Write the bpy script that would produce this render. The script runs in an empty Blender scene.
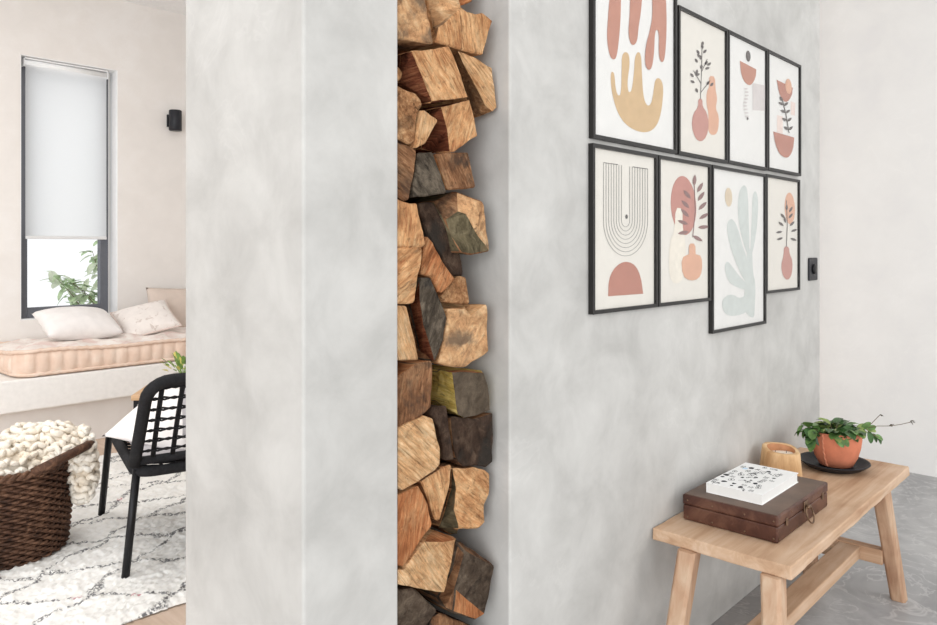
import bpy, bmesh, math, random
from mathutils import Vector, Matrix, noise as mnoise
PI = math.pi
R = math.radians
scn = bpy.context.scene
COL = scn.collection

# ------------------------------------------------------------------ camera, sky, lights, exposure
EYE = 1.3
F_PX, HORIZON, CX = 750.0, 247.0, 468.5
YAW = R(42.964)
cs, sn = math.cos(YAW), math.sin(YAW)
cam_d = bpy.data.cameras.new('camera')
cam = bpy.data.objects.new('camera', cam_d)
COL.objects.link(cam)
cam.location = (0, 0, EYE)
cam.rotation_euler = (R(90), 0, YAW - R(90))
cam_d.sensor_fit = 'HORIZONTAL'
cam_d.sensor_width = 36.0
cam_d.lens = F_PX / 937.0 * 36.0
cam_d.shift_y = -(312.5 - HORIZON) / 937.0
cam_d.clip_start = 0.02
scn.camera = cam

world = bpy.data.worlds.new('sky')
scn.world = world
world.use_nodes = True
wb = world.node_tree.nodes['Background']
wb.inputs[0].default_value = (0.965, 0.985, 1.0, 1)
wb.inputs[1].default_value = 1.12


def area(name, loc, target, sx, sy, power, color=(1, 1, 1)):
    l = bpy.data.lights.new(name, 'AREA')
    l.shape = 'RECTANGLE'
    l.size, l.size_y = sx, sy
    l.energy = power
    l.color = color
    o = bpy.data.objects.new(name, l)
    COL.objects.link(o)
    o.location = loc
    o.rotation_euler = (Vector(target) - Vector(loc)).to_track_quat('-Z', 'Y').to_euler()
    return o


area('daylight_front', (3.6, -2.6, 2.2), (2.2, 1.1, 0.9), 1.6, 1.8, 36, (1, 0.99, 0.98))
area('lounge_wall_fill', (-1.0, 2.7, 1.6), (1.3, 6.0, 1.5), 2.0, 2.0, 27, (0.97, 0.985, 1))  # fill standing inside the lounge, added to brighten its back wall
area('lounge_overhead_fill', (1.3, 3.5, 3.1), (1.3, 3.5, 0), 1.5, 1.5, 30, (1, 0.99, 0.98))  # overhead fill added to lift the rug and ledge; no fixture there
area('daylight_side', (-2.9, -1.5, 1.6), (1.6, 1.1, 1.3), 2.6, 2.4, 140, (0.98, 0.99, 1))

scn.view_settings.view_transform = 'Standard'
scn.view_settings.look = 'None'
scn.view_settings.gamma = 1
scn.view_settings.use_curve_mapping = False
scn.view_settings.exposure = 0.0


# ------------------------------------------------------------------ helpers
def at_y(px, py, Y):
    """point of the plane y = Y seen at a photograph pixel"""
    r = (px - CX) / F_PX
    t = Y / (sn - r * cs)
    return Vector(((cs + r * sn) * t, Y, EYE + (HORIZON - py) / F_PX * t))


def rgb(h):
    """sRGB 0-255 triple to linear"""
    def f(c):
        c /= 255.0
        return c / 12.92 if c <= 0.04045 else ((c + 0.055) / 1.055) ** 2.4
    return (f(h[0]), f(h[1]), f(h[2]), 1)


class NT:
    def __init__(s, name):
        s.m = bpy.data.materials.new(name)
        s.m.use_nodes = True
        s.t = s.m.node_tree
        s.b = s.t.nodes['Principled BSDF']
        s.out = s.t.nodes['Material Output']

    def n(s, typ, **kw):
        nd = s.t.nodes.new(typ)
        for k, v in kw.items():
            setattr(nd, k, v)
        return nd

    def l(s, a, b):
        s.t.links.new(a, b)

    def coords(s, scale=(1, 1, 1), kind='Object', rot=(0, 0, 0)):
        tc = s.n('ShaderNodeTexCoord')
        mp = s.n('ShaderNodeMapping')
        mp.inputs['Scale'].default_value = scale
        mp.inputs['Rotation'].default_value = rot
        s.l(tc.outputs[kind], mp.inputs[0])
        return mp.outputs[0]

    def noise(s, vec, scale=5, detail=4, rough=0.55, dist=0.0, rnd=False):
        nd = s.n('ShaderNodeTexNoise')
        if rnd:
            nd.noise_dimensions = '4D'
            oi = s.n('ShaderNodeObjectInfo')
            mu = s.n('ShaderNodeMath', operation='MULTIPLY')
            mu.inputs[1].default_value = 37.0
            s.l(oi.outputs['Random'], mu.inputs[0])
            s.l(mu.outputs[0], nd.inputs['W'])
        nd.inputs['Scale'].default_value = scale
        nd.inputs['Detail'].default_value = detail
        nd.inputs['Roughness'].default_value = rough
        nd.inputs['Distortion'].default_value = dist
        s.l(vec, nd.inputs['Vector'])
        return nd.outputs['Fac']

    def ramp(s, fac, stops):
        r = s.n('ShaderNodeValToRGB')
        e = r.color_ramp.elements
        e[0].position, e[0].color = stops[0][0], rgb(stops[0][1])
        e[1].position, e[1].color = stops[-1][0], rgb(stops[-1][1])
        for p, c in stops[1:-1]:
            x = e.new(p)
            x.color = rgb(c)
        s.l(fac, r.inputs[0])
        return r.outputs[0]

    def mix(s, fac, a, b, mode='MIX'):
        m = s.n('ShaderNodeMix', data_type='RGBA', blend_type=mode)
        if isinstance(fac, (int, float)):
            m.inputs[0].default_value = fac
        else:
            s.l(fac, m.inputs[0])
        for v, i in ((a, 6), (b, 7)):
            if isinstance(v, tuple):
                m.inputs[i].default_value = v
            else:
                s.l(v, m.inputs[i])
        return m.outputs[2]

    def math(s, op, a, b=None):
        m = s.n('ShaderNodeMath', operation=op)
        for i, v in enumerate((a, b)):
            if v is None:
                continue
            if isinstance(v, (int, float)):
                m.inputs[i].default_value = v
            else:
                s.l(v, m.inputs[i])
        return m.outputs[0]

    def bump(s, h, strength=0.3, dist=0.01):
        b = s.n('ShaderNodeBump')
        b.inputs['Strength'].default_value = strength
        b.inputs['Distance'].default_value = dist
        s.l(h, b.inputs['Height'])
        s.l(b.outputs[0], s.b.inputs['Normal'])

    def fin(s, col, rough=0.6, metal=0.0, spec=0.3):
        if isinstance(col, tuple):
            s.b.inputs['Base Color'].default_value = col
        else:
            s.l(col, s.b.inputs['Base Color'])
        s.b.inputs['Roughness'].default_value = rough
        s.b.inputs['Metallic'].default_value = metal
        s.b.inputs['Specular IOR Level'].default_value = spec
        return s.m


def plain(name, c, rough=0.6, metal=0.0, spec=0.3, var=0.06, scale=30, bump=0.0):
    t = NT(name)
    v = t.coords()
    f = t.noise(v, scale, 3)
    lo = tuple(max(0, x * (1 - var)) for x in c)
    hi = tuple(min(255, x * (1 + var)) for x in c)
    col = t.ramp(f, [(0.3, lo), (0.7, hi)])
    if bump:
        t.bump(t.noise(v, scale * 4, 3), bump, 0.004)
    return t.fin(col, rough, metal, spec)


def plaster(name, lo, mid, hi, amt_scale=1.6, bump=0.12, detail_lo=0.16):
    t = NT(name)
    v = t.coords()
    a = t.noise(v, amt_scale, 6, 0.6, 0.2)
    b = t.noise(t.coords((1, 1, 1)), amt_scale * 4.2, 6, 0.62, 0.35)
    f = t.math('ADD', t.math('MULTIPLY', a, 0.45), t.math('MULTIPLY', b, 0.55))
    col = t.ramp(f, [(0.36, lo), (0.5, mid), (0.64, hi)])
    # thin pale trowel marks
    c = t.noise(t.coords((1, 1, 1)), amt_scale * 2.6, 4, 0.6, 1.2)
    ridge = t.math('SUBTRACT', 1.0, t.math('MULTIPLY', t.math('ABSOLUTE', t.math('SUBTRACT', c, 0.5)), 55.0))
    ridge = t.math('MULTIPLY', t.math('MAXIMUM', ridge, 0.0), t.math('GREATER_THAN', a, 0.52))
    col = t.mix(t.math('MULTIPLY', ridge, detail_lo), col, rgb(tuple(min(255, x + 14) for x in hi)))
    t.bump(f, bump, 0.02)
    return t.fin(col, 0.72, 0, 0.25)


def timber(name, dark, mid, light, scale=(2, 22, 22), rough=0.6, bump=0.15, rnd=True, rot=(0, 0, 0), dist=0.8):
    t = NT(name)
    v = t.coords(scale, rot=rot)
    f = t.noise(v, 1.0, 6, 0.62, dist, rnd)
    g = t.noise(t.coords((5, 5, 5)), 1.0, 3, 0.5, 0.4, rnd)
    k = t.math('ADD', t.math('MULTIPLY', f, 0.65), t.math('MULTIPLY', g, 0.35))
    col = t.ramp(k, [(0.37, dark), (0.5, mid), (0.63, light)])
    t.bump(f, bump, 0.01)
    return t.fin(col, rough, 0, 0.25)


def split_wood(name, dark, mid, light, crack=(70, 45, 30), grain=(70, 5, 9), crackamt=0.5, stain=None, stain_at=0.6):
    """rough split firewood: fibrous grain, saw marks, dark checks and stains"""
    t = NT(name)
    tc = t.n('ShaderNodeTexCoord')
    oi = t.n('ShaderNodeObjectInfo')
    rot = t.n('ShaderNodeVectorRotate', rotation_type='Y_AXIS')
    t.l(tc.outputs['Object'], rot.inputs['Vector'])
    t.l(t.math('MULTIPLY', t.math('SUBTRACT', oi.outputs['Random'], 0.5), 2.2), rot.inputs['Angle'])
    mp = t.n('ShaderNodeMapping')
    mp.inputs['Scale'].default_value = grain
    t.l(rot.outputs[0], mp.inputs[0])
    f = t.noise(mp.outputs[0], 2.2, 8, 0.68, 0.9, True)
    plain_v = t.coords((1, 1, 1))
    g = t.noise(plain_v, 13, 5, 0.62, 0.8, True)
    k = t.math('ADD', t.math('MULTIPLY', f, 0.6), t.math('MULTIPLY', g, 0.4))
    col = t.ramp(k, [(0.37, dark), (0.49, mid), (0.6, light)])
    mp2 = t.n('ShaderNodeMapping')
    mp2.inputs['Scale'].default_value = (grain[0] * .5, grain[1], grain[2] * 0.55)
    t.l(rot.outputs[0], mp2.inputs[0])
    cr = t.noise(mp2.outputs[0], 1.6, 5, 0.6, 1.5, True)
    cm = t.n('ShaderNodeMapRange')
    cm.inputs[1].default_value, cm.inputs[2].default_value = 0.40, 0.33
    t.l(cr, cm.inputs[0])
    col = t.mix(t.math('MULTIPLY', cm.outputs[0], crackamt), col, rgb(crack))
    fine = t.noise(plain_v, 70, 4, 0.7, 0.3, True)
    fm = t.n('ShaderNodeMapRange')
    fm.inputs[1].default_value, fm.inputs[2].default_value = 0.43, 0.34
    t.l(fine, fm.inputs[0])
    col = t.mix(t.math('MULTIPLY', fm.outputs[0], 0.45), col, rgb(crack))
    blot = t.n('ShaderNodeMapRange')
    blot.inputs[1].default_value, blot.inputs[2].default_value = 0.36, 0.62
    blot.inputs[3].default_value, blot.inputs[4].default_value = 0.72, 1.2
    mp3 = t.n('ShaderNodeMapping')
    mp3.inputs['Scale'].default_value = (grain[0] * .45, grain[1], max(14, grain[2]))
    t.l(rot.outputs[0], mp3.inputs[0])
    t.l(t.noise(mp3.outputs[0], 1.6, 7, 0.74, 0.5, True), blot.inputs[0])
    hsv = t.n('ShaderNodeHueSaturation')
    t.l(blot.outputs[0], hsv.inputs['Value'])
    t.l(col, hsv.inputs['Color'])
    col = hsv.outputs[0]
    if stain:
        sm = t.n('ShaderNodeMapRange')
        sm.inputs[1].default_value, sm.inputs[2].default_value = stain_at, stain_at - 0.12
        t.l(t.noise(plain_v, 11, 4, 0.6, 0.5, True), sm.inputs[0])
        col = t.mix(t.math('MULTIPLY', sm.outputs[0], 0.85), col, rgb(stain))
    h = t.math('ADD', t.math('MULTIPLY', f, 1.0), t.math('MULTIPLY', fine, 0.35))
    h = t.math('SUBTRACT', h, t.math('MULTIPLY', cm.outputs[0], 0.35))
    t.bump(h, 0.9, 0.016)
    return t.fin(col, 0.85, 0, 0.12)


def tag(o, label, cat, group=None):
    o['label'] = label
    o['category'] = cat
    if group:
        o['group'] = group
    return o


def empty(name, loc, label, cat, group=None, rz=0.0):
    o = bpy.data.objects.new(name, None)
    o.empty_display_size = 0.05
    COL.objects.link(o)
    o.location = loc
    o.rotation_euler = (0, 0, rz)
    return tag(o, label, cat, group)


class MB:
    """collects geometry (thing-local coordinates) and links it as one mesh object"""
    def __init__(s):
        s.v, s.f, s.mi, s.sm = [], [], [], []

    def add(s, verts, faces, mi=0, smooth=False):
        b = len(s.v)
        s.v += [tuple(v) for v in verts]
        for f in faces:
            s.f.append([i + b for i in f])
            s.mi.append(mi)
            s.sm.append(smooth)
        return s

    def box(s, lo, hi, mi=0, mat=None):
        x0, y0, z0 = lo
        x1, y1, z1 = hi
        v = [Vector(p) for p in ((x0, y0, z0), (x1, y0, z0), (x1, y1, z0), (x0, y1, z0), (x0, y0, z1), (x1, y0, z1), (x1, y1, z1), (x0, y1, z1))]
        if mat:
            v = [mat @ p for p in v]
        return s.add(v, [(0, 3, 2, 1), (4, 5, 6, 7), (0, 1, 5, 4), (1, 2, 6, 5), (2, 3, 7, 6), (3, 0, 4, 7)], mi)

    def tube(s, pts, r, seg=8, closed=False, mi=0, rs=None, flat=1.0):
        pts = [Vector(p) for p in pts]
        n = len(pts)
        rings = []
        prev = None
        for i, p in enumerate(pts):
            a = pts[(i - 1) % n] if (closed or i > 0) else p
            b = pts[(i + 1) % n] if (closed or i < n - 1) else p
            t = (b - a)
            t = t.normalized() if t.length > 1e-9 else Vector((0, 0, 1))
            if prev is None:
                up = Vector((0, 0, 1)) if abs(t.z) < 0.9 else Vector((1, 0, 0))
                u = t.cross(up).normalized()
            else:
                u = (prev - t * prev.dot(t))
                u = u.normalized() if u.length > 1e-9 else t.orthogonal().normalized()
            prev = u
            w = t.cross(u)
            rr = rs[i] if rs else r
            rings.append([p + (u * math.cos(2 * PI * k / seg) + w * math.sin(2 * PI * k / seg) * flat) * rr for k in range(seg)])
        v = [q for ring in rings for q in ring]
        f = []
        m = n if closed else n - 1
        for i in range(m):
            j = (i + 1) % n
            for k in range(seg):
                k2 = (k + 1) % seg
                f.append((i * seg + k, i * seg + k2, j * seg + k2, j * seg + k))
        if not closed:
            f.append(tuple(range(seg))[::-1])
            f.append(tuple((n - 1) * seg + k for k in range(seg)))
        return s.add(v, f, mi, True)

    def lathe(s, prof, seg=48, c=(0, 0, 0), mi=0, smooth=True, scale=(1, 1)):
        v, f = [], []
        n = len(prof)
        for r, z in prof:
            for k in range(seg):
                a = 2 * PI * k / seg
                v.append((c[0] + r * math.cos(a) * scale[0], c[1] + r * math.sin(a) * scale[1], c[2] + z))
        for i in range(n - 1):
            for k in range(seg):
                k2 = (k + 1) % seg
                f.append((i * seg + k, i * seg + k2, (i + 1) * seg + k2, (i + 1) * seg + k))
        if prof[0][0] > 1e-6:
            f.append(tuple(range(seg))[::-1])
        if prof[-1][0] > 1e-6:
            f.append(tuple((n - 1) * seg + k for k in range(seg)))
        return s.add(v, f, mi, smooth)

    def grid(s, fn, nu, nv, mi=0, smooth=True, closed_u=False):
        v = [fn(i / nu, j / nv) for j in range(nv + 1) for i in range(nu + (0 if closed_u else 1))]
        w = nu if closed_u else nu + 1
        f = []
        for j in range(nv):
            for i in range(nu):
                i2 = (i + 1) % w
                f.append((j * w + i, j * w + i2, (j + 1) * w + i2, (j + 1) * w + i))
        return s.add(v, f, mi, smooth)

    def leaf(s, base, d, up, L, W, droop=0.25, mi=0):
        """a pointed oval leaf with a fold along its midrib"""
        d = Vector(d).normalized()
        up = Vector(up)
        side = d.cross(up)
        side = side.normalized() if side.length > 1e-6 else d.orthogonal().normalized()
        nrm = side.cross(d).normalized()
        v, f = [], []
        prof = [(0, .08), (.12, .62), (.3, .95), (.52, 1.0), (.75, .84), (.91, .5), (1, .06)]
        for t, w in prof:
            c = Vector(base) + d * (L * t) - nrm * (droop * L * t * t)
            v += [c - side * (W * w * .5) + nrm * (W * w * .14), c, c + side * (W * w * .5) + nrm * (W * w * .14)]
        for i in range(len(prof) - 1):
            for k in (0, 1):
                f.append((i * 3 + k, i * 3 + k + 1, i * 3 + k + 4, i * 3 + k + 3))
        return s.add(v, f, mi, True)

    def build(s, name, mats, parent=None, bevel=0.0, bseg=2, loc=None, weld=False, sub=0):
        me = bpy.data.meshes.new(name)
        me.from_pydata(s.v, [], s.f)
        if not isinstance(mats, (list, tuple)):
            mats = [mats]
        for m in mats:
            me.materials.append(m)
        me.polygons.foreach_set('material_index', s.mi)
        me.polygons.foreach_set('use_smooth', s.sm)
        bm = bmesh.new()
        bm.from_mesh(me)
        if weld:
            bmesh.ops.remove_doubles(bm, verts=bm.verts, dist=1e-5)
        bmesh.ops.recalc_face_normals(bm, faces=bm.faces)
        bm.to_mesh(me)
        bm.free()
        me.update()
        o = bpy.data.objects.new(name, me)
        COL.objects.link(o)
        if parent:
            o.parent = parent
        if loc:
            o.location = loc
        if bevel:
            b = o.modifiers.new('bevel', 'BEVEL')
            b.width, b.segments, b.limit_method, b.angle_limit = bevel, bseg, 'ANGLE', R(35)
        if sub:
            q = o.modifiers.new('sub', 'SUBSURF')
            q.levels = q.render_levels = sub
        return o


def struct(o):
    o['kind'] = 'structure'
    return o


def sbox(name, lo, hi, m, bevel=0.0):
    return struct(MB().box(lo, hi).build(name, m, bevel=bevel))


# ------------------------------------------------------------------ materials
M = {}
M['cement'] = plaster('grey_trowelled_cement', (179, 177, 173), (194, 192, 188), (206, 204, 200), 1.5)
M['white_plaster'] = plaster('warm_white_plaster', (234, 232, 230), (238, 236, 233), (241, 239, 236), 1.2, 0.05, 0.1)
M['pink_plaster'] = plaster('blush_plaster', (233, 228, 223), (237, 232, 227), (241, 237, 233), 1.3, 0.05, 0.1)
M['ledge'] = plain('ledge_plaster', (240, 237, 233), 0.7, var=0.02)
M['ceiling'] = plain('ceiling_white', (247, 247, 247), 0.8, var=0.01)
t = NT('polished_concrete')
v = t.coords()
a = t.noise(v, 2.2, 7, 0.62, 1.2)
c = t.noise(v, 3.6, 4, 0.55, 2.4)
ridge = t.math('MAXIMUM', t.math('SUBTRACT', 1.0, t.math('MULTIPLY', t.math('ABSOLUTE', t.math('SUBTRACT', c, 0.5)), 38.0)), 0.0)
col = t.ramp(a, [(0.34, (146, 145, 146)), (0.5, (166, 165, 165)), (0.66, (186, 185, 184))])
col = t.mix(t.math('MULTIPLY', ridge, 0.5), col, rgb((206, 205, 203)))
M['concrete'] = t.fin(col, 0.42, 0, 0.4)
M['floorwood'] = timber('pale_floorboards', (194, 168, 148), (208, 184, 164), (220, 198, 180), (18, 1.2, 18), 0.5, 0.05, False)
M['black_metal'] = plain('black_metal', (32, 32, 34), 0.45, 0.4, 0.4)
M['grey_frame'] = plain('graphite_window_frame', (104, 106, 112), 0.5, 0.1, 0.3, 0.02)
M['black_plastic'] = plain('black_plastic', (38, 39, 44), 0.45)
M['black_wood'] = plain('black_picture_frame', (30, 28, 27), 0.42, 0, 0.4)
M['paper'] = plain('print_paper', (226, 224, 220), 0.8, var=0.01)
M['paper_cream'] = plain('cream_print_paper', (222, 217, 208), 0.8, var=0.01)
M['glass'] = None
t = NT('clear_glass')
tr = t.n('ShaderNodeBsdfTransparent')
gl = t.n('ShaderNodeBsdfGlossy')
gl.inputs['Roughness'].default_value = 0.02
lw = t.n('ShaderNodeLayerWeight')
lw.inputs['Blend'].default_value = 0.5
refl = t.math('ADD', t.math('MULTIPLY', t.math('POWER', lw.outputs['Facing'], 4.0), 0.25), 0.015)
mx = t.n('ShaderNodeMixShader')
t.l(refl, mx.inputs[0])
t.l(tr.outputs[0], mx.inputs[1])
t.l(gl.outputs[0], mx.inputs[2])
t.l(mx.outputs[0], t.out.inputs[0])
M['glass'] = t.m
t = NT('white_blind_fabric')
df = t.n('ShaderNodeBsdfDiffuse')
tl = t.n('ShaderNodeBsdfTranslucent')
mx = t.n('ShaderNodeMixShader')
wv = t.noise(t.coords((1, 1, 1)), 220, 2)
colb = t.ramp(wv, [(0.3, (250, 250, 250)), (0.7, (254, 254, 254))])
t.l(colb, df.inputs[0])
t.l(colb, tl.inputs[0])
mx.inputs[0].default_value = 0.85
t.l(df.outputs[0], mx.inputs[1])
t.l(tl.outputs[0], mx.inputs[2])
t.l(mx.outputs[0], t.out.inputs[0])
M['blind'] = t.m
for k, cc in dict(terra=(203, 134, 110), coral=(205, 140, 126), peach=(232, 170, 136), ochre=(218, 178, 126), rust=(196, 126, 106),
                  sage=(206, 212, 206), tan=(222, 200, 168), leafdark=(104, 96, 92), leafpink=(150, 112, 108), lilac=(216, 206, 202),
                  blush=(238, 214, 202), ink=(96, 92, 90), creamvase=(238, 228, 210), redpink=(204, 134, 120)).items():
    g_ = sum(cc) / 3
    cc = tuple((g_ + (x - g_) * .78) * .95 + 4 for x in cc)
    M['ink_' + k] = plain('printed_' + k, cc, 0.8, var=0.025, scale=40)

# ------------------------------------------------------------------ the setting
WY = 1.145            # face of the cement wall that carries the pictures
WB = 1.597             # its back
NX0, NX1 = 1.0205, 1.374   # log niche
WX0, WX1 = 0.79, 3.555
NB = 1.525
CEIL = 3.235
sbox('floor_hall', (-3.2, -3.2, -0.06), (4.9, WB, 0.0), M['concrete'])
sbox('floor_lounge', (-3.2, WB, -0.06), (4.9, 6.0, 0.0), M['floorwood'])
sbox('ceiling', (-3.2, 0.1, CEIL), (5.1, 6.3, CEIL + 0.1), M['ceiling'])
sbox('wall_right', (4.9, -3.2, -0.06), (5.1, 6.3, CEIL), M['white_plaster'])
plan = [(WX0, WY), (NX0, WY), (NX0, NB), (NX1, NB), (NX1, WY), (WX1, WY), (WX1, WB), (WX0, WB)]
b = MB()
n = len(plan)
b.add([(x, y, 0) for x, y in plan] + [(x, y, CEIL) for x, y in plan],
      [tuple(range(n))[::-1], tuple(range(n, 2 * n))] + [(i, (i + 1) % n, n + (i + 1) % n, n + i) for i in range(n)])
struct(b.build('wall_center', M['cement'], bevel=0.006, bseg=3))
sbox('trim_1', (NX0 + .0015, WY + 0.004, 0.0), (NX1 - .0015, NB - .0015, 0.342), M['cement'])
# back wall with the window opening
BY = 6.0
OX0, OX1, OZ0, OZ1 = 1.742, 2.42, 0.775, 2.68
b = MB()
xs, zs = [-3.2, OX0, OX1, 4.9], [0.0, OZ0, OZ1, CEIL]
for i in range(3):
    for j in range(3):
        if (i, j) == (1, 1):
            continue
        b.box((xs[i], BY, zs[j]), (xs[i + 1], BY + .3, zs[j + 1]))
struct(b.build('wall_back', M['pink_plaster']))
# window: reveal lining, frame, pane
win = struct(MB().box((OX0, BY + .001, OZ0 - .001), (OX1, BY + .13, OZ0 + .004)).box((OX1 - .004, BY + .001, OZ0), (OX1 + .001, BY + .13, OZ1))
             .box((OX0 - .001, BY + .001, OZ0), (OX0 + .004, BY + .13, OZ1)).box((OX0, BY + .001, OZ1 - .004), (OX1, BY + .13, OZ1 + .001)).build('window_1', M['ceiling']))
fy0, fy1 = BY + .10, BY + .16
FX0, FX1, FZ0, FZ1 = OX0 + .010, OX1 - .032, OZ0 + .004, OZ1 - .02
fw, fb = 0.06, 0.075
o = MB().box((FX0, fy0, FZ0), (FX0 + .064, fy1, FZ1)).box((FX1 - fw, fy0, FZ0), (FX1, fy1, FZ1)).box((FX0 + .064, fy0, FZ0), (FX1 - fw, fy1, FZ0 + fb)) \
    .box((FX0 + .064, fy0, FZ1 - fw), (FX1 - fw, fy1, FZ1)).build('window_frame', M['grey_frame'], win, bevel=.003)
MB().box((FX0 + .05, fy0 + .03, FZ0 + .06), (FX1 - fw + .01, fy0 + .036, FZ1 - .05)).build('pane', M['glass'], win)

# built-in ledge under the window
led = empty('window_seat', (1.5, 5.2, 0), 'built-in white plaster window seat ledge running below the window', 'window seat')
MB().box((-4.7, 0, .275), (3.398, .798, .478)).build('ledge_slab', M['ledge'], led, bevel=.012, bseg=3)
MB().box((-4.7, .1, 0.0), (3.398, .798, .275)).build('ledge_base', M['pink_plaster'], led)

# ------------------------------------------------------------------ lounge
# roller blind
rb = empty('roller_blind', (2.07, 6.06, 2.60), 'white roller blind pulled two thirds down over the lounge window', 'blind')
bx0, bx1 = -.292, .286
MB().tube([(bx0, 0, .035), (bx1, 0, .035)], .026, 16).build('roller_tube', M['ceiling'], rb)
MB().box((bx0, -.03, .062), (bx1, .03, .072)).build('head_rail', M['ceiling'], rb, bevel=.003)
for x in (bx0 - .006, bx1 + .001):
    MB().box((x, -.028, .008), (x + .005, .028, .064)).build('bracket', M['ceiling'], rb, bevel=.001)
MB().grid(lambda u, w: (bx0 + .006 + u * (bx1 - bx0 - .012), -.022 + .002 * math.sin(u * 9), .03 - w * 1.25), 12, 20).build('fabric', M['blind'], rb)
MB().box((bx0 + .006, -.03, -1.242), (bx1 - .006, -.014, -1.218)).build('bottom_bar', plain('blind_bar', (226, 226, 226), 0.5, var=.01), rb, bevel=.004)

# wall lamp
sc = empty('wall_lamp', (2.856, 6.0, 2.335), 'small black cylinder wall lamp high on the blush wall right of the window', 'wall lamp')
MB().lathe([(.0, -.083), (.046, -.083), (.05, -.079), (.05, .079), (.046, .083), (0, .083)], 32, (0, -.062, 0)).build('lamp_body', M['black_plastic'], sc)
MB().box((-.045, -.014, -.05), (.02, -.0005, .05)).build('mounting_plate', M['black_plastic'], sc, bevel=.002)

# daybed mattress on the ledge
def daybed():
    t = NT('mattress_side')
    v = t.coords()
    sep = t.n('ShaderNodeSeparateXYZ')
    t.l(v, sep.inputs[0])
    f = t.noise(v, 14, 4)
    col = t.ramp(f, [(0.3, (226, 198, 178)), (0.55, (233, 208, 190)), (0.75, (238, 220, 204))])
    t.bump(t.noise(v, 60, 3), 0.3, 0.004)
    side_m = t.fin(col, 0.9, 0, 0.1)
    t = NT('mattress_top')
    v = t.coords()
    f = t.noise(v, 9, 5, 0.65, 0.5)
    col = t.ramp(f, [(0.36, (226, 204, 196)), (0.5, (240, 230, 222)), (0.7, (246, 240, 234))])
    t.bump(t.noise(v, 26, 4), 0.5, 0.01)
    top_m = t.fin(col, 0.9, 0, 0.1)
    x0, x1, y0, y1, zb, zt, rad = 1.50, 4.3, 5.215, 5.97, 0.480, 0.628, .09
    root = empty('daybed_mattress', (x0, y0, zb), 'long tufted peach mattress with ribbed sides lying on the window seat', 'mattress')
    W, D, H = x1 - x0, y1 - y0, zt - zb
    # rounded rectangle path
    path = []
    for (cx, cy, a0) in ((W - rad, rad, -90), (W - rad, D - rad, 0), (rad, D - rad, 90), (rad, rad, 180)):
        for k in range(9):
            a = R(a0 + k * 11.25)
            path.append(Vector((cx + rad * math.cos(a), cy + rad * math.sin(a), 0)))
    pts, acc = [], 0.0
    for i in range(len(path)):
        p, q = path[i], path[(i + 1) % len(path)]
        k = max(1, int((q - p).length / .0115))
        for j in range(k):
            pts.append((p.lerp(q, j / k), acc + (q - p).length * j / k))
        acc += (q - p).length
    N = len(pts)
    ctr = Vector((W / 2, D / 2, 0))
    def wave(s):
        return .012 * math.sin(s * 3.1) + .008 * math.sin(s * 7.3 + 1)
    b = MB()
    rows = 14
    vs = []
    nr = []
    for i in range(N):
        tdir = (pts[(i + 1) % N][0] - pts[i - 1][0]).normalized()
        nr.append(Vector((tdir.y, -tdir.x, 0)))
    for j in range(rows + 1):
        w = j / rows
        for i in range(N):
            p, s = pts[i]
            rib = abs(math.sin(PI * s / .082)) ** .6
            belly = math.sin(PI * min(1, max(0, w))) ** .5
            off = belly * (.004 + .017 * rib) - .012 * (1 - belly)
            z = w * (H + wave(s))
            q = p + nr[i] * off
            vs.append((q.x, q.y, z))
    fs = []
    for j in range(rows):
        for i in range(N):
            i2 = (i + 1) % N
            fs.append((j * N + i, j * N + i2, (j + 1) * N + i2, (j + 1) * N + i))
    fs.append(tuple(range(N))[::-1])
    b.add(vs, fs, 0, True)
    b.build('ribbed_side', side_m, root)
    # top
    b = MB()
    vs, fs = [], []
    K = 14
    for k in range(K + 1):
        q = k / K
        for i in range(N):
            p, s = pts[i]
            e = p - nr[i] * .004
            m = Vector((min(max(e.x, D / 2), W - D / 2), D / 2, 0))
            c = e.lerp(m, q)
            tuft = .016 * math.sin(c.x * 22) * math.sin(c.y * 17)
            z = H + wave(s) * (1 - q) + .035 * math.sin(min(1, q * 1.6) * PI / 2) + tuft * min(1, q * 3) - .002
            vs.append((c.x, c.y, z))
    for k in range(K):
        for i in range(N):
            i2 = (i + 1) % N
            fs.append((k * N + i, k * N + i2, (k + 1) * N + i2, (k + 1) * N + i))
    b.add(vs, fs, 0, True)
    b.build('tufted_top', top_m, root)
    for z0, nm in ((H, 'rolled_edge'), (0.006, 'rolled_edge')):
        b = MB()
        b.tube([(p.x + nr[i].x * .004, p.y + nr[i].y * .004, z0 + (wave(s) if z0 > .1 else .012) + .003 * math.sin(s * 160)) for i, (p, s) in enumerate(pts)][::2], .0125, 8, True)
        b.build(nm, side_m, root)


daybed()


def pillow_mesh(w, h, th, seed=0, nu=26, nv=22, pinch=.10, sag=.0):
    b = MB()
    def surf(sg):
        def fn(u, v):
            a, c = u * 2 - 1, v * 2 - 1
            k = (1 - abs(a) ** 2.4) * (1 - abs(c) ** 2.4)
            t_ = th / 2 * max(0, k) ** .48
            px = a * w / 2 * (1 - pinch * (1 - c * c) * .55 * abs(a))
            py = c * h / 2 * (1 - pinch * (1 - a * a) * .55 * abs(c))
            wr = .05 * th * mnoise.noise(Vector((a * 2.2 + seed, c * 2.6, seed * 1.7))) * k
            return (px, py, sg * t_ + wr)
        return fn
    b.grid(surf(1), nu, nv)
    b.grid(surf(-1), nu, nv)
    return b


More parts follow.
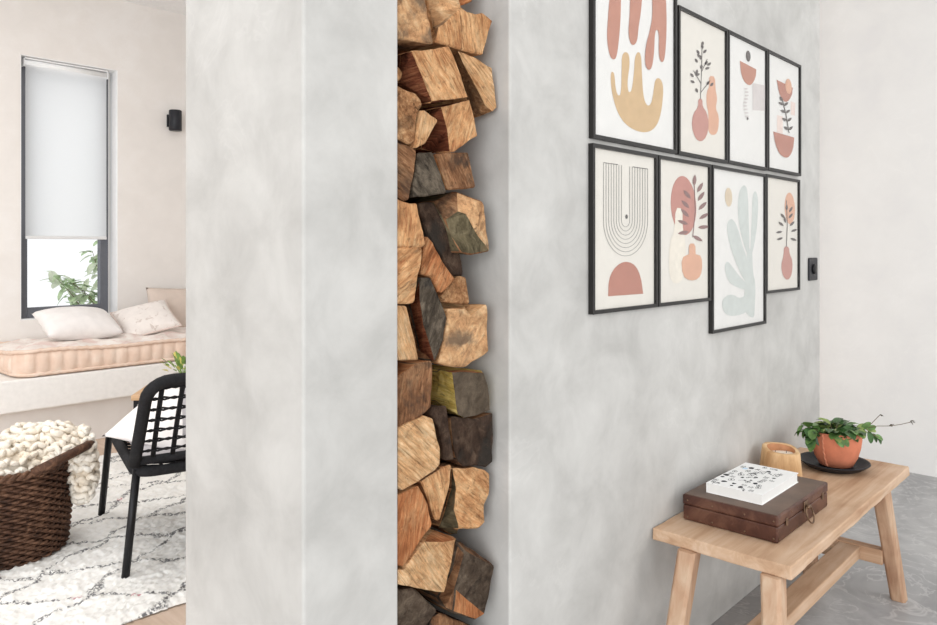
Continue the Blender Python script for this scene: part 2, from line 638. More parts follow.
def cloth(name, c, var=.02, patt=None):
    t = NT(name)
    v = t.coords()
    f = t.noise(v, 18, 4)
    col = t.ramp(f, [(.3, tuple(x * (1 - var) for x in c)), (.7, tuple(min(255, x * (1 + var)) for x in c))])
    if patt:
        g = t.noise(v, 24, 3, .55, .8)
        mr = t.n('ShaderNodeMapRange')
        mr.inputs[1].default_value, mr.inputs[2].default_value = .58, .66
        t.l(g, mr.inputs[0])
        col = t.mix(t.math('MULTIPLY', mr.outputs[0], .55), col, rgb(patt))
    t.bump(t.noise(v, 320, 2), .25, .002)
    return t.fin(col, .9, 0, .1)


M['white_cloth'] = cloth('white_linen', (240, 235, 232))
M['print_cloth'] = cloth('faded_floral_linen', (240, 232, 226), .02, (196, 178, 168))
M['beige_cloth'] = cloth('beige_linen', (214, 198, 186))
M['grey_cloth'] = cloth('pale_grey_linen', (182, 178, 180))


def pillow(name, label, loc, rot, w, h, th, m, seed, cat='pillow', edge=None):
    o = empty(name, loc, label, cat)
    o.rotation_euler = rot
    pillow_mesh(w, h, th, seed).build('pillow_cover', m, o, weld=True)
    if edge:
        pts = []
        for a, c in [(-1 + i / 12, -1) for i in range(24)] + [(1, -1 + i / 12) for i in range(24)] + [(1 - i / 12, 1) for i in range(24)] + [(-1, 1 - i / 12) for i in range(24)]:
            pts.append((a * w / 2 * (1 - .055 * (1 - c * c) * abs(a)), c * h / 2 * (1 - .055 * (1 - a * a) * abs(c)), 0))
        MB().tube(pts, .006, 6, True).build('piping', edge, o)
    return o


pillow('scatter_cushion', 'plump white cushion lying on the mattress under the window', (1.975, 5.56, .768), (R(22), R(2), R(2)), .50, .36, .19, M['white_cloth'], 1, 'cushion')
pillow('scatter_cushion', 'white faded-pattern cushion with peach piping, in the middle of the three on the mattress', (2.465, 5.60, .758), (R(30), R(-12), R(-10)), .40, .36, .13, M['print_cloth'], 4, 'cushion', M['ink_blush'])
pillow('back_cushion', 'large square beige cushion leaning upright against the back wall', (2.86, 5.83, .795), (R(78), R(2), R(-3)), .56, .36, .13, M['beige_cloth'], 7, 'cushion')

# shaggy rug
def rug():
    t = NT('berber_wool')
    v = t.coords()
    wob = t.n('ShaderNodeTexNoise')
    wob.inputs['Scale'].default_value = 2.6
    wob.inputs['Detail'].default_value = 4
    t.l(v, wob.inputs['Vector'])
    mixv = t.n('ShaderNodeVectorMath', operation='MULTIPLY_ADD')
    t.l(wob.outputs['Color'], mixv.inputs[0])
    mixv.inputs[1].default_value = (.34, .34, 0)
    t.l(v, mixv.inputs[2])
    sep = t.n('ShaderNodeSeparateXYZ')
    t.l(mixv.outputs[0], sep.inputs[0])
    X, Y = sep.outputs[0], sep.outputs[1]
    def line(op, off):
        s = t.math(op, t.math('MULTIPLY', X, 1.9), t.math('MULTIPLY', Y, 3.2))
        s = t.math('FRACT', t.math('ADD', s, off))
        d = t.math('ABSOLUTE', t.math('SUBTRACT', s, .5))
        mr = t.n('ShaderNodeMapRange')
        mr.inputs[1].default_value, mr.inputs[2].default_value = .052, .022
        t.l(d, mr.inputs[0])
        return mr.outputs[0]
    ln = t.math('MAXIMUM', line('ADD', 10.3), line('SUBTRACT', 10.1))
    gr = t.noise(v, 95, 2, .6)
    gm = t.n('ShaderNodeMapRange')
    gm.inputs[1].default_value, gm.inputs[2].default_value = .40, .55
    t.l(gr, gm.inputs[0])
    ln = t.math('MULTIPLY', ln, gm.outputs[0])
    base = t.ramp(t.noise(v, 40, 4), [(.3, (244, 241, 235)), (.7, (252, 251, 248))])
    fleck = t.math('GREATER_THAN', t.noise(v, 11, 1, .3), .735)
    dark = t.mix(fleck, rgb((84, 84, 88)), rgb((196, 120, 132)))
    col = t.mix(t.math('MULTIPLY', ln, .9), base, dark)
    m = t.fin(col, .95, 0, .05)
    x0, x1, y0, y1 = .25, 2.75, 2.62, 4.80
    st = .0105
    nx, ny = int((x1 - x0) / st), int((y1 - y0) / st)
    rnd = random.Random(5)
    b = MB()
    def fn(u, w):
        x, y = u * (x1 - x0), w * (y1 - y0)
        e = min(u * (x1 - x0), (1 - u) * (x1 - x0), w * (y1 - y0), (1 - w) * (y1 - y0))
        edge = min(1, e / .035)
        z = .006 + edge ** .5 * (  .014 + .011 * rnd.random() + .010 * mnoise.noise(Vector((x * 9, y * 9, 0))))
        return (x + rnd.uniform(-.005, .005) + (0 if e > .02 else .012 * mnoise.noise(Vector((x * 11, y * 11, 3)))),
                y + rnd.uniform(-.005, .005) + (0 if e > .02 else .012 * mnoise.noise(Vector((x * 11, y * 11, 8)))), z)
    b.grid(fn, nx, ny)
    # underside skirt down to the floor
    b.box((.01, .01, .0005), (x1 - x0 - .01, y1 - y0 - .01, .006))
    o = b.build('shaggy_rug', m, loc=(x0, y0, 0))
    tag(o, 'cream shaggy rug with dark wavy diamond lines on the lounge floor', 'rug')


rug()

# wicker basket
def basket():
    m = timber('dark_wicker', (46, 30, 22), (84, 58, 44), (124, 92, 72), (30, 30, 30), .65, .3, False)
    root = empty('wicker_basket', (.966, 3.593, .026), 'round dark brown wicker basket standing on the cream rug', 'basket')
    def rad(z):
        return .250 + .026 * min(1, z / .3) + .010 * max(0, (z - .3) / .1)
    b = MB()
    b.lathe([(0, .006), (rad(0) - .012, .006), (rad(.2) - .012, .2), (rad(.36) - .012, .36), (rad(.36) - .02, .36), (rad(.2) - .02, .2), (rad(0) - .02, .015), (0, .015)], 48)
    ns = 58
    rows = 29
    for i in range(rows):
        z = .008 + i * .0123
        r = rad(z)
        pts = []
        seg = ns * 4
        for k in range(seg):
            a = 2 * PI * k / seg
            rr = r - .004 + .007 * math.cos(ns / 2 * a * 1 + i * PI)
            pts.append((rr * math.cos(a), rr * math.sin(a), z + .0015 * math.sin(a * 5 + i)))
        b.tube(pts, .0066, 5, True)
    b.build('woven_body', m, root)
    b = MB()
    for off in (0, PI):
        pts = []
        for k in range(160):
            a = 2 * PI * k / 160
            rr = rad(.37) - .002 + .008 * math.cos(28 * a + off)
            pts.append((rr * math.cos(a), rr * math.sin(a), .368 + .008 * math.sin(28 * a + off)))
        b.tube(pts, .010, 6, True)
    b.build('rim', m, root)
    for sgn in (1, -1):
        b = MB()
        a0 = -PI / 4 + (0 if sgn > 0 else PI)
        pts = []
        for k in range(15):
            q = k / 14
            a = a0 + (q - .5) * 1.3
            rr = rad(.37) + .075 * math.sin(PI * q)
            pts.append((rr * math.cos(a), rr * math.sin(a), .372 + .062 * math.sin(PI * q)))
        b.tube(pts, .019, 8)
        b.build('handle', m, root)


basket()


def blanket():
    t = NT('chunky_cream_wool')
    v = t.coords()
    col = t.ramp(t.noise(v, 12, 4), [(.32, (230, 217, 198)), (.5, (240, 231, 217)), (.68, (247, 242, 233))])
    t.bump(t.noise(v, 130, 3, .6), .6, .006)
    m = t.fin(col, .95, 0, .05)
    b = MB()
    rnd = random.Random(9)
    def lump(c, rx, ry, rz, rows, seed, tilt=0):
        c = Vector(c)
        rot = Matrix.Rotation(tilt, 3, 'Y')
        def p(th, ph, k=1.0):
            d = Vector((math.cos(th) * math.cos(ph), math.sin(th) * math.cos(ph), math.sin(ph)))
            w = 1 + .13 * mnoise.noise(d * 2.1 + Vector((seed, 0, 0)))
            return c + rot @ Vector((d.x * rx * w * k, d.y * ry * w * k, d.z * rz * w * k))
        b.grid(lambda u, w: p(u * 2 * PI, (w - .5) * PI, .94), 28, 14, closed_u=True)
        rows = max(6, int(rows * 1.15))
        for i in range(rows):
            ph = (-.46 + .94 * i / (rows - 1)) * PI
            L = 2 * PI * max(rx, ry) * max(.14, math.cos(ph))
            nl = max(5, int(L / .027))
            for k in range(nl):
                a = (k + .5 * (i % 2) + rnd.uniform(-.25, .25)) / nl * 2 * PI
                pp = ph + rnd.uniform(-.05, .05)
                ctr = p(a, pp, 1.0)
                e1 = (p(a + .08, pp, 1.0) - ctr).normalized()
                e2 = (p(a, pp + .08, 1.0) - ctr).normalized()
                nn = e1.cross(e2).normalized()
                sl = (1 if k % 2 else -1) * rnd.uniform(.4, 1.0)
                d1 = (e1 * 1.0 + e2 * sl).normalized()
                d2 = nn.cross(d1)
                r1, r2, r3 = rnd.uniform(.020, .030), rnd.uniform(.011, .015), rnd.uniform(.011, .018)
                b.grid(lambda u, w: ctr + d1 * (r1 * math.cos((w - .5) * PI) * math.cos(u * 2 * PI)) + d2 * (r2 * math.cos((w - .5) * PI) * math.sin(u * 2 * PI)) + nn * (r3 * math.sin((w - .5) * PI) + .004), 8, 5, closed_u=True)
    O = Vector((.966, 3.593, .026))
    lump((0, 0, .345), .232, .232, .09, 9, 0)
    lump((-.05, -.09, .375), .17, .15, .10, 8, 3)
    lump((.10, -.05, .405), .13, .16, .10, 9, 5)
    lump((.185, -.10, .42), .10, .13, .09, 9, 8, .5)
    lump((.262, -.165, .33), .052, .09, .15, 10, 11)
    o = b.build('knitted_blanket', m, loc=O)
    tag(o, 'chunky cream knitted blanket heaped in the wicker basket and spilling over its rim', 'blanket')


blanket()

# rope chair seen from behind
def chair():
    rope = plain('black_rope', (36, 36, 38), .8, 0, .2, .15, 90, .4)
    root = empty('rope_lounge_chair', (1.217, 2.945, .0265), 'black metal chair with an open rope-woven back on the cream rug', 'chair', rz=math.atan2(-.26, .965))
    W = .64
    mtl = M['black_metal']
    def leg(pts):
        MB().tube(pts, .0155, 12).build('leg', mtl, root)
    z0 = -.004
    leg([(0, 0, z0), (.045, .03, .40)])
    leg([(W, 0, z0), (W - .045, .03, .40)])
    leg([(0, .81, z0), (.02, .695, .385), (.03, .67, .405)])
    leg([(W, .81, z0), (W - .02, .695, .385), (W - .03, .67, .405)])
    # seat frame
    def rr(x0, y0, x1, y1, r, z, sag=0):
        pts = []
        for (cx, cy, a0) in ((x1 - r, y0 + r, -90), (x1 - r, y1 - r, 0), (x0 + r, y1 - r, 90), (x0 + r, y0 + r, 180)):
            for k in range(7):
                a = R(a0 + k * 15)
                pts.append((cx + r * math.cos(a), cy + r * math.sin(a), z))
        return pts
    MB().tube(rr(.04, .0, W - .04, .68, .07, .392), .021, 12, True).build('seat_frame', rope, root)
    b = MB()
    for i in range(9):
        x = .085 + i * (W - .17) / 8
        b.tube([(x, .01, .39), (x + .02, .2, .362), (x - .02, .45, .362), (x, .67, .39)], .006, 6)
    for i in range(11):
        y = .05 + i * .058
        b.tube([(.05, y, .39), (.2, y + .02, .368), (W - .2, y - .02, .368), (W - .05, y, .39)], .006, 6)
    b.build('seat_weave', rope, root)
    # back frame : a leaning rounded frame
    lean = Vector((0, -.235, .355))
    def bp(x, h):
        return Vector((x, .02, .425)) + lean * h
    r = .085
    prof = [(.035, 0.0)]
    prof += [(.035 + .012 * q, q * .78) for q in (.25, .5, .75, 1)]
    for k in range(1, 7):
        a = PI - k * PI / 12
        prof.append((.047 + r + r * math.cos(a), .78 + .22 * math.sin(a)))
    right = [(W - x, h) for x, h in prof[::-1]]
    pts = [bp(x, h) for x, h in prof + right]
    MB().tube(pts, .0235, 12).build('back_frame', rope, root)
    MB().tube([bp(.035, .03), bp(W / 2, .03), bp(W - .035, .03)], .017, 10).build('lower_rail', rope, root)
    b = MB()
    nv = 7
    for i in range(nv):
        x = .10 + i * (W - .20) / (nv - 1)
        for dx in (-.0045, .0045):
            b.tube([bp(x + dx, .03), bp(x + dx, .5) + Vector((0, .008, 0)), bp(x + dx, .98)], .0052, 6)
    for j in range(7):
        h = .15 + j * .128
        for k in (-1, 1):
            p2 = []
            for i in range(nv * 2 + 3):
                q = i / (nv * 2 + 2)
                x = .045 + q * (W - .09)
                p2.append(bp(x, h + k * .013 * math.cos(PI * i)) + Vector((0, .004 * k, 0)))
            b.tube(p2, .0042, 6)
    b.build('back_weave', rope, root)
    return root


chair()
q = Matrix.Rotation(math.atan2(-.26, .965), 4, 'Z')
def chair_pt(x, y, z):
    return Vector((1.217, 2.945, .0265)) + q @ Vector((x, y, z))
pad = pillow('seat_pad', 'thin pale grey pad lying on the seat of the black rope chair', chair_pt(.32, .34, .436), (0, 0, math.atan2(-.26, .965)), .55, .64, .042, M['grey_cloth'], 12, 'seat pad')
def lean_rot(spin, tilt, yaw, roll=0.0):
    return (Matrix.Rotation(yaw, 3, 'Z') @ Matrix.Rotation(-roll, 3, 'Y') @ Matrix.Rotation(tilt, 3, 'X') @ Matrix.Rotation(spin, 3, 'Z')).to_euler()


CY = math.atan2(-.26, .965)
pillow('chair_cushion', 'white cushion with one corner poking out past the left post of the black chair', chair_pt(.235, .31, .53), lean_rot(R(42), R(20), CY, R(11)), .41, .41, .10, M['white_cloth'], 15, 'cushion')
pillow('chair_cushion', 'pale grey cushion leaning behind the rope back of the black chair', chair_pt(.40, .12, .615), lean_rot(0, R(62), CY), .36, .28, .09, M['grey_cloth'], 18, 'cushion')

# little side table
stb = empty('side_table', (1.82, 4.33, 0.0265), 'small side table with oak top and thin black legs behind the chair', 'side table', rz=R(-38))
st_w = timber('oak_table_top', (190, 150, 112), (208, 170, 132), (222, 188, 152), (3, 26, 26), .5, .06, False)
MB().box((0, -.0, .395), (.44, .44, .425)).build('table_top', st_w, stb, bevel=.004)
stb.location = (1.82 , 4.33 - .44 * 0, 0.0265)
for x in (.02, .42):
    for y in (.02, .42):
        MB().box((x - .009, y - .009, -.005), (x + .009, y + .009, .394)).build('leg', M['black_metal'], stb)
MB().box((.029, .011, .372), (.411, .029, .394)).box((.029, .411, .372), (.411, .429, .394)).box((.011, .03, .372), (.029, .41, .394)).box((.411, .03, .372), (.429, .41, .394)).build('apron', M['black_metal'], stb)
tp = empty('potted_succulent', (2.10, 4.26, .4525), 'little green succulent with yellowish tips on the oak side table', 'plant')
MB().lathe([(0, 0), (.05, 0), (.065, .10), (.06, .10), (.052, .08), (0, .08)], 28).build('pot', plain('stone_pot', (206, 200, 192), .8), tp)
b = MB()
rnd = random.Random(3)
for i in range(64):
    a, e = rnd.uniform(0, 2 * PI), rnd.uniform(.15, 1.5)
    d = Vector((math.cos(a) * math.cos(e), math.sin(a) * math.cos(e), math.sin(e)))
    base = Vector((.02 * math.cos(a), .02 * math.sin(a), .085)) + d * rnd.uniform(.04, .12)
    b.leaf(base, d, (0, 0, 1), rnd.uniform(.035, .055), rnd.uniform(.014, .022), .1, rnd.choice((0, 0, 0, 1)))
for i in range(10):
    a = i * .63
    b.tube([(0, 0, .07), (.05 * math.cos(a), .05 * math.sin(a), .15)], .003, 5)
b.build('foliage', [plain('succulent_green', (120, 150, 78), .5, var=.15), plain('succulent_tip', (206, 196, 110), .5, var=.1)], tp)

# shrub outside the window
sh = empty('garden_shrub', (2.75, 7.2, 0.0), 'leafy green shrub growing outside the lounge window', 'shrub')
gm = plain('shrub_leaf', (186, 206, 168), .45, var=.18, scale=14)
gm2 = plain('shrub_leaf_pale', (212, 220, 198), .45, var=.1, scale=14)
bark = plain('shrub_bark', (130, 112, 92), .8)
b, bl = MB(), MB()
rnd = random.Random(21)
for i in range(12):
    a = rnd.uniform(-.9, .9)
    p0 = Vector((rnd.uniform(-.1, .3), rnd.uniform(-.1, .15), 0))
    tip = Vector((-.30 + rnd.uniform(-.10, .55), rnd.uniform(-.25, .25), rnd.uniform(.92, 1.66)))
    mid = p0.lerp(tip, .55) + Vector((.12, 0, .08))
    pts = [p0, p0.lerp(mid, .5) + Vector((.03, 0, 0)), mid, mid.lerp(tip, .5) + Vector((0, 0, .03)), tip]
    b.tube(pts, .01, 6, rs=[.010, .008, .005, .004, .002])
    for k in range(24):
        s = .5 + .5 * k / 23
        j = min(3, int(s * 4))
        c = pts[j].lerp(pts[j + 1], s * 4 - j)
        d = Vector((rnd.uniform(-1, 1), rnd.uniform(-1, 1), rnd.uniform(-.5, .5)))
        bl.leaf(c, d, (0, 0, 1), rnd.uniform(.10, .16), rnd.uniform(.05, .08), .3, rnd.choice((0, 0, 1)))
b.build('stems', bark, sh)
bl.build('leaves', [gm, gm2], sh)

# ------------------------------------------------------------------ firewood in the niche
LOG = {
    'light': split_wood('split_wood_light', (176, 122, 80), (220, 172, 124), (240, 204, 160), (120, 78, 50), (95, 5, 7), .6),
    'tan': split_wood('split_wood_tan', (158, 100, 64), (210, 156, 108), (234, 190, 142), (96, 62, 40), (60, 6, 9), .45),
    'orange': split_wood('split_wood_orange', (150, 88, 54), (190, 124, 80), (212, 158, 112), (88, 50, 32), (80, 5, 7), .5),
    'brown': split_wood('split_wood_brown', (98, 66, 46), (142, 100, 70), (178, 136, 100), (54, 38, 28), (60, 5, 8), .5, (70, 58, 50), .5),
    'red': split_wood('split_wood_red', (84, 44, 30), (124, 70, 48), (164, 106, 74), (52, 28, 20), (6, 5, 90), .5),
    'grey': split_wood('weathered_grey', (54, 46, 38), (86, 76, 65), (122, 110, 95), (32, 27, 22), (36, 6, 12), .5, (60, 56, 52), .45),
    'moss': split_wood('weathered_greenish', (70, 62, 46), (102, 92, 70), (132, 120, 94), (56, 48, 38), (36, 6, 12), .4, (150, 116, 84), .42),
    'dark': split_wood('dark_bark', (42, 31, 24), (68, 52, 42), (98, 80, 66), (26, 20, 16), (16, 5, 10), .5, (50, 46, 42), .5),
    'knot': split_wood('knotty_wood', (124, 82, 54), (176, 128, 88), (214, 172, 128), (76, 46, 28), (40, 30, 40), .7, (104, 76, 54), .46),
    'speck': split_wood('lichen_wood', (154, 110, 76), (206, 160, 116), (232, 194, 150), (84, 62, 46), (18, 8, 14), .45, (110, 92, 76), .47),
    'yellow': split_wood('yellow_wood', (176, 138, 56), (214, 184, 98), (230, 206, 130), (104, 76, 36), (5, 5, 80), .45),
    'slate': split_wood('sawn_grey_face', (76, 64, 52), (92, 80, 67), (108, 95, 80), (72, 62, 54), (14, 5, 10), .3),
    'char': split_wood('charcoal_face', (52, 42, 34), (78, 65, 54), (108, 94, 80), (30, 26, 24), (14, 9, 14), .4, (120, 104, 90), .36),
}
lrnd = random.Random(77)
def log(label, base, pts, faces, mats, side=None, length=.30):
    """pts: photograph pixel + setback behind the niche front; the outline is the silhouette (listed in `faces[0]`'s loop or built from all boundary edges)"""
    P = [at_y(p[0], p[1], WY + base + (p[2] if len(p) > 2 else 0)) for p in pts]
    names = []
    for m_ in list(mats) + [side or mats[0]]:
        if m_ not in names:
            names.append(m_)
    bm = bmesh.new()
    vs = [bm.verts.new(p) for p in P]
    front = []
    for f, m_ in zip(faces, mats):
        fc = bm.faces.new([vs[i] for i in f])
        fc.material_index = names.index(m_)
        front.append(fc)
    for v_ in [v_ for v_ in bm.verts if not v_.link_faces]:
        bm.verts.remove(v_)
    bmesh.ops.recalc_face_normals(bm, faces=bm.faces)
    ymin = min(p.y for p in P)
    yend = min(WY + base + length, NB - .004)
    bedges = [e for e in bm.edges if len(e.link_faces) == 1]
    ret = bmesh.ops.extrude_edge_only(bm, edges=bedges)
    newv = [g for g in ret['geom'] if isinstance(g, bmesh.types.BMVert)]
    newf = [g for g in ret['geom'] if isinstance(g, bmesh.types.BMFace)]
    for f in newf:
        f.material_index = names.index(side or mats[0])
    cx = sum(v_.co.x for v_ in newv) / len(newv)
    cz = sum(v_.co.z for v_ in newv) / len(newv)
    for v_ in newv:
        v_.co.y = yend
        v_.co.x = cx + (v_.co.x - cx) * .9
        v_.co.z = cz + (v_.co.z - cz) * .9
    be = [e for e in bm.edges if len(e.link_faces) == 1]
    bmesh.ops.contextual_create(bm, geom=be)
    bmesh.ops.recalc_face_normals(bm, faces=bm.faces)
    # worn edges, then a ragged split surface
    bmesh.ops.bevel(bm, geom=[e for e in bm.edges if e.calc_face_angle(0) > .35], offset=.0035, segments=1, affect='EDGES', clamp_overlap=True)
    bmesh.ops.triangulate(bm, faces=bm.faces)
    for _ in range(4):
        lg = [e for e in bm.edges if e.calc_length() > .020 and min(v_.co.y for v_ in e.verts) < WY + .16]
        if not lg:
            break
        bmesh.ops.subdivide_edges(bm, edges=lg, cuts=1)
        bmesh.ops.triangulate(bm, faces=[f for f in bm.faces if len(f.verts) > 3])
    off = Vector((lrnd.uniform(0, 50), lrnd.uniform(0, 50), 0))
    bm.normal_update()
    for v_ in bm.verts:
        k = .0022 * mnoise.noise(v_.co * 40 + off) + .0034 * mnoise.noise(v_.co * 14 + off)
        v_.co += v_.normal * k
        v_.co.x = min(max(v_.co.x, NX0 + .002), NX1 - .002)
        v_.co.z = max(v_.co.z, .344)
    c = Vector((sum(p.x for p in P) / len(P), ymin, min(p.z for p in P)))
    for v_ in bm.verts:
        v_.co -= c
    me = bpy.data.meshes.new('firewood_log')
    bm.to_mesh(me)
    bm.free()
    for n_ in names:
        me.materials.append(LOG[n_])
    o = bpy.data.objects.new('firewood_log', me)
    COL.objects.link(o)
    o.location = c
    tag(o, label, 'log', 'split firewood logs stacked in the wall niche')


def log1(label, base, pts, m_, side=None):
    log(label, base, pts, [list(range(len(pts)))], [m_], side)


d = .06
log1('pale speckled log at the top left of the firewood niche', .015, [(390, -35), (421, -35), (426, 0), (428.6, 17), (434.8, 44.3), (421, 42), (400.4, 39.5), (390, 39)], 'speck')
log('broad pale split log with a ragged right tip, top right of the niche', .02,
    [(439.3, 29), (444.3, 24), (453, 16), (462.2, 7), (468, 11), (478, 14), (483.5, 12), (492.7, 20.7), (489.7, 32.5), (483.5, 55), (462, 50), (449, 45.4), (436.5, 41.5), (433, 28, d), (428.6, 11, d), (427, -6, d), (458, -6, d)],
    [list(range(13)), [0, 12, 13, 14, 15, 16, 3, 2, 1]], ['tan', 'speck'], 'tan')
log1('small pinkish log end cut off by the top edge of the photo', .055, [(453, -25), (478, -25), (472.3, 0), (463.4, 5.2), (460, 4.6), (456, 1.2), (453.8, -3)], 'orange')
log('large square tan log with a dark red left side, second down in the niche', .01,
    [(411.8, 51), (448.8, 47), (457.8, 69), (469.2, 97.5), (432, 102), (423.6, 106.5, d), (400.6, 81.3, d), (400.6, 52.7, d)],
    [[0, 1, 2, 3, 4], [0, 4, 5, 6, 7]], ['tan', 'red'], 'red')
log('pale wedge log jutting out right of the large square tan log', .03,
    [(458, 51), (473.4, 56.5), (492, 68), (494.2, 87), (496.4, 107), (493, 111.5), (486.3, 107.6), (472.3, 80), (463, 64), (474.5, 117.5, d), (466, 97, d), (453, 64, d), (450, 52, d)],
    [[0, 1, 2, 3, 4, 5, 6, 7, 8], [0, 8, 7, 6, 5, 9, 10, 11, 12]], ['light', 'knot'], 'tan')
log1('tiny wedge of tan wood squeezed at the left edge beside the large square log', .05, [(390, 64), (399.6, 66), (404.5, 73), (401, 80), (390, 84)], 'tan')
log1('brown log with a dark heart at the left edge, below the large square tan log', .012, [(390, 86), (399, 86.5), (416.3, 93.6), (420.8, 99.2), (422.6, 104.8), (419, 112), (417, 122), (416.4, 141), (410, 145), (400, 140), (390, 137)], 'knot', 'brown')
log1('slim pale splinter leaning between the dark-hearted log and the tan block right of it', .006, [(424, 109), (432, 115), (437.6, 118.5), (438.5, 121), (425.8, 143.5), (416.8, 148.5), (418.2, 141), (420, 125)], 'light', 'tan')
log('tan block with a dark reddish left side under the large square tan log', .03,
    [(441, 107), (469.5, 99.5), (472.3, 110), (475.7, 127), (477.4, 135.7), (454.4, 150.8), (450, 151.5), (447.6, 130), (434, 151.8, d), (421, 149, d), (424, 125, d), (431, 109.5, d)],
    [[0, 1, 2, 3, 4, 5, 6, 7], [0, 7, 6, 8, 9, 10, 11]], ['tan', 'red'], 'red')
log1('narrow brown log at the left edge beside the small grey weathered block', .015, [(390, 140), (407, 145.5), (417, 150), (415.8, 165), (411.3, 190), (409.8, 199), (405, 200.8), (398, 196), (390, 192)], 'brown')
log1('small grey weathered block with a faint knot, left of the brown square one', .02, [(418.5, 152.5), (433, 153), (439, 170), (446.6, 187.5), (447.4, 193.8), (430, 195.4), (413.5, 197.6), (413.5, 192)], 'grey')
log1('small square brown block with a greyish knot at upper left', .025, [(435.6, 153.8), (450, 152.4), (469, 151.8), (472, 168), (475.7, 184.5), (475.4, 187.6), (460, 189), (448, 190), (444.5, 179)], 'brown', 'orange')
log('big log with a greenish grey lower face and speckled right end, in the middle right', .02,
    [(434, 201, d), (455.5, 191, .03), (482.4, 200.7), (484.6, 204.6), (490.2, 251.5), (478, 236), (466, 214), (457, 211), (444, 219, .03), (472, 255), (461.4, 253), (452, 236, .02)],
    [[0, 1, 7, 8], [1, 2, 3, 4, 5, 6, 7], [8, 7, 6, 5, 4, 9, 10, 11]], ['brown', 'speck', 'moss'], 'moss')
log1('plain tan block at the left edge, upper of two stacked ones', .008, [(390, 194), (398, 198), (411, 203), (418, 202.6), (422, 222), (425.6, 245), (423, 246.2), (410, 247.2), (390, 246.8)], 'tan', 'knot')
log1('dark bark-faced log streaked with pale lines, half hidden in the middle', .055, [(419, 203), (433, 202), (444, 222), (452, 238), (461, 254), (463.5, 268), (463.4, 276), (454, 276), (446, 265), (436, 248), (427, 234)], 'dark')
log1('orange-brown wedge slanting down beneath the dark streaked log', .032, [(427.5, 236), (433, 242.5), (447.6, 267.5), (455, 279), (443, 294), (438.7, 293.6), (431.4, 277), (421.6, 275), (424, 250)], 'orange')
log1('rough knotty log end tucked below the orange-brown wedge', .045, [(456, 278.5), (461, 276), (466.7, 278), (469.5, 296), (470, 303.4), (464.5, 305), (454.4, 303.6), (441, 302.5), (440.5, 296), (444, 294), (449.5, 285)], 'knot')
log1('plain tan block at the left edge, lower of two stacked ones', .008, [(390, 248.6), (410, 248.4), (422.6, 247.4), (420.8, 265), (418.4, 275), (414.8, 302), (410, 303.6), (390, 304)], 'tan', 'knot')
log('tall grey weathered log tapering to a point in the centre', .02,
    [(420, 278), (431, 277.8), (437.6, 294), (443.8, 309), (447.2, 318), (443.8, 340), (435.5, 362), (431.5, 354), (424, 325), (418.5, 300), (421.5, 359.5, d), (409.5, 304.5, d)],
    [list(range(10)), [0, 9, 8, 7, 6, 10, 11]], ['grey', 'red'], 'brown')
log1('pale narrow block at the left edge beside the tall grey pointed log', .008, [(390, 305.6), (407, 306), (413.6, 330), (419.6, 360.6), (390, 361.4)], 'light', 'tan')
log('broad tan block with flecked face and jagged base, right of the grey pointed log', .025,
    [(447.8, 310), (464.5, 310), (471, 317), (487.5, 304.8), (488.6, 351.5), (481.3, 357), (472.3, 362), (466.7, 367.6), (453, 366.4), (438.6, 363.6), (441.6, 352), (448.2, 322), (464.5, 306, .05), (448, 308, .05)],
    [list(range(12)), [0, 13, 12, 3, 2, 1]], ['speck', 'tan'], 'tan')
log1('brown block with a grey stain at the left edge, left of the yellow-sided log', .012, [(390, 380), (398.4, 376.8), (417.4, 364), (432, 361.6), (433, 388), (432, 408), (425, 413.2), (406, 426), (390, 429)], 'brown', 'orange')
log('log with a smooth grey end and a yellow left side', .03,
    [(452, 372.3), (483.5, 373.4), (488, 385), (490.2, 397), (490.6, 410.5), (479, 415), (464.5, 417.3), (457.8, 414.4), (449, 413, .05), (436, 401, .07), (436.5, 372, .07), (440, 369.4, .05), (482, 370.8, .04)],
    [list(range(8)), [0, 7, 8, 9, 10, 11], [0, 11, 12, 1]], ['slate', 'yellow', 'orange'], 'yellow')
log1('slim dark brown stick bent beside the pale fibrous block', .02, [(433.6, 406), (447, 406), (449.6, 420), (452.8, 445), (455, 459.8), (444.6, 460), (443.4, 445), (439.2, 428), (430, 413.6)], 'dark')
log1('dark reddish-brown bark log below the grey and yellow log', .03, [(452, 417), (466, 418.6), (473.4, 420), (485, 416), (493.6, 412.6), (494, 441.5), (493.6, 462), (487, 468.4), (475, 465.6), (464, 467), (456.4, 460), (453.8, 445)], 'dark', 'brown')
log1('pale fibrous block with frayed grain at the left edge, lower half', .004, [(390, 433), (405, 426), (426.5, 415.4), (434.6, 418.2), (437.8, 438), (441.4, 448), (441, 465), (436, 471), (422, 479.4), (403, 491.6), (399.5, 490), (390, 489)], 'light', 'tan')
log1('small pale triangular log pointing down in the centre', .02, [(421.4, 482), (434, 473.8), (443, 467), (451.8, 465), (449.6, 488), (439.6, 521), (436.2, 520.4), (430.6, 505)], 'tan', 'brown')
log1('orange tan log tapering to lower left at the left edge', .006, [(390, 496), (402, 494), (419.6, 485.4), (428.4, 505), (432, 523), (431, 527.6), (427, 533.6), (422.6, 539), (404, 567), (390, 565.6)], 'orange', 'tan')
log('tan log with deep curving grain and a grey left side, lower right', .03,
    [(453, 468), (464, 468.4), (475, 467.4), (485, 470.4), (490.2, 474), (489, 494), (485.2, 505), (485.5, 522.5), (478, 528.5), (459, 529.5), (453, 510), (455, 488), (450.4, 490, .03), (441, 521, .05), (439, 527, .05), (452, 535, .05), (458, 533, .04)],
    [list(range(12)), [0, 11, 10, 9, 16, 15, 14, 13, 12]], ['tan', 'moss'], 'brown')
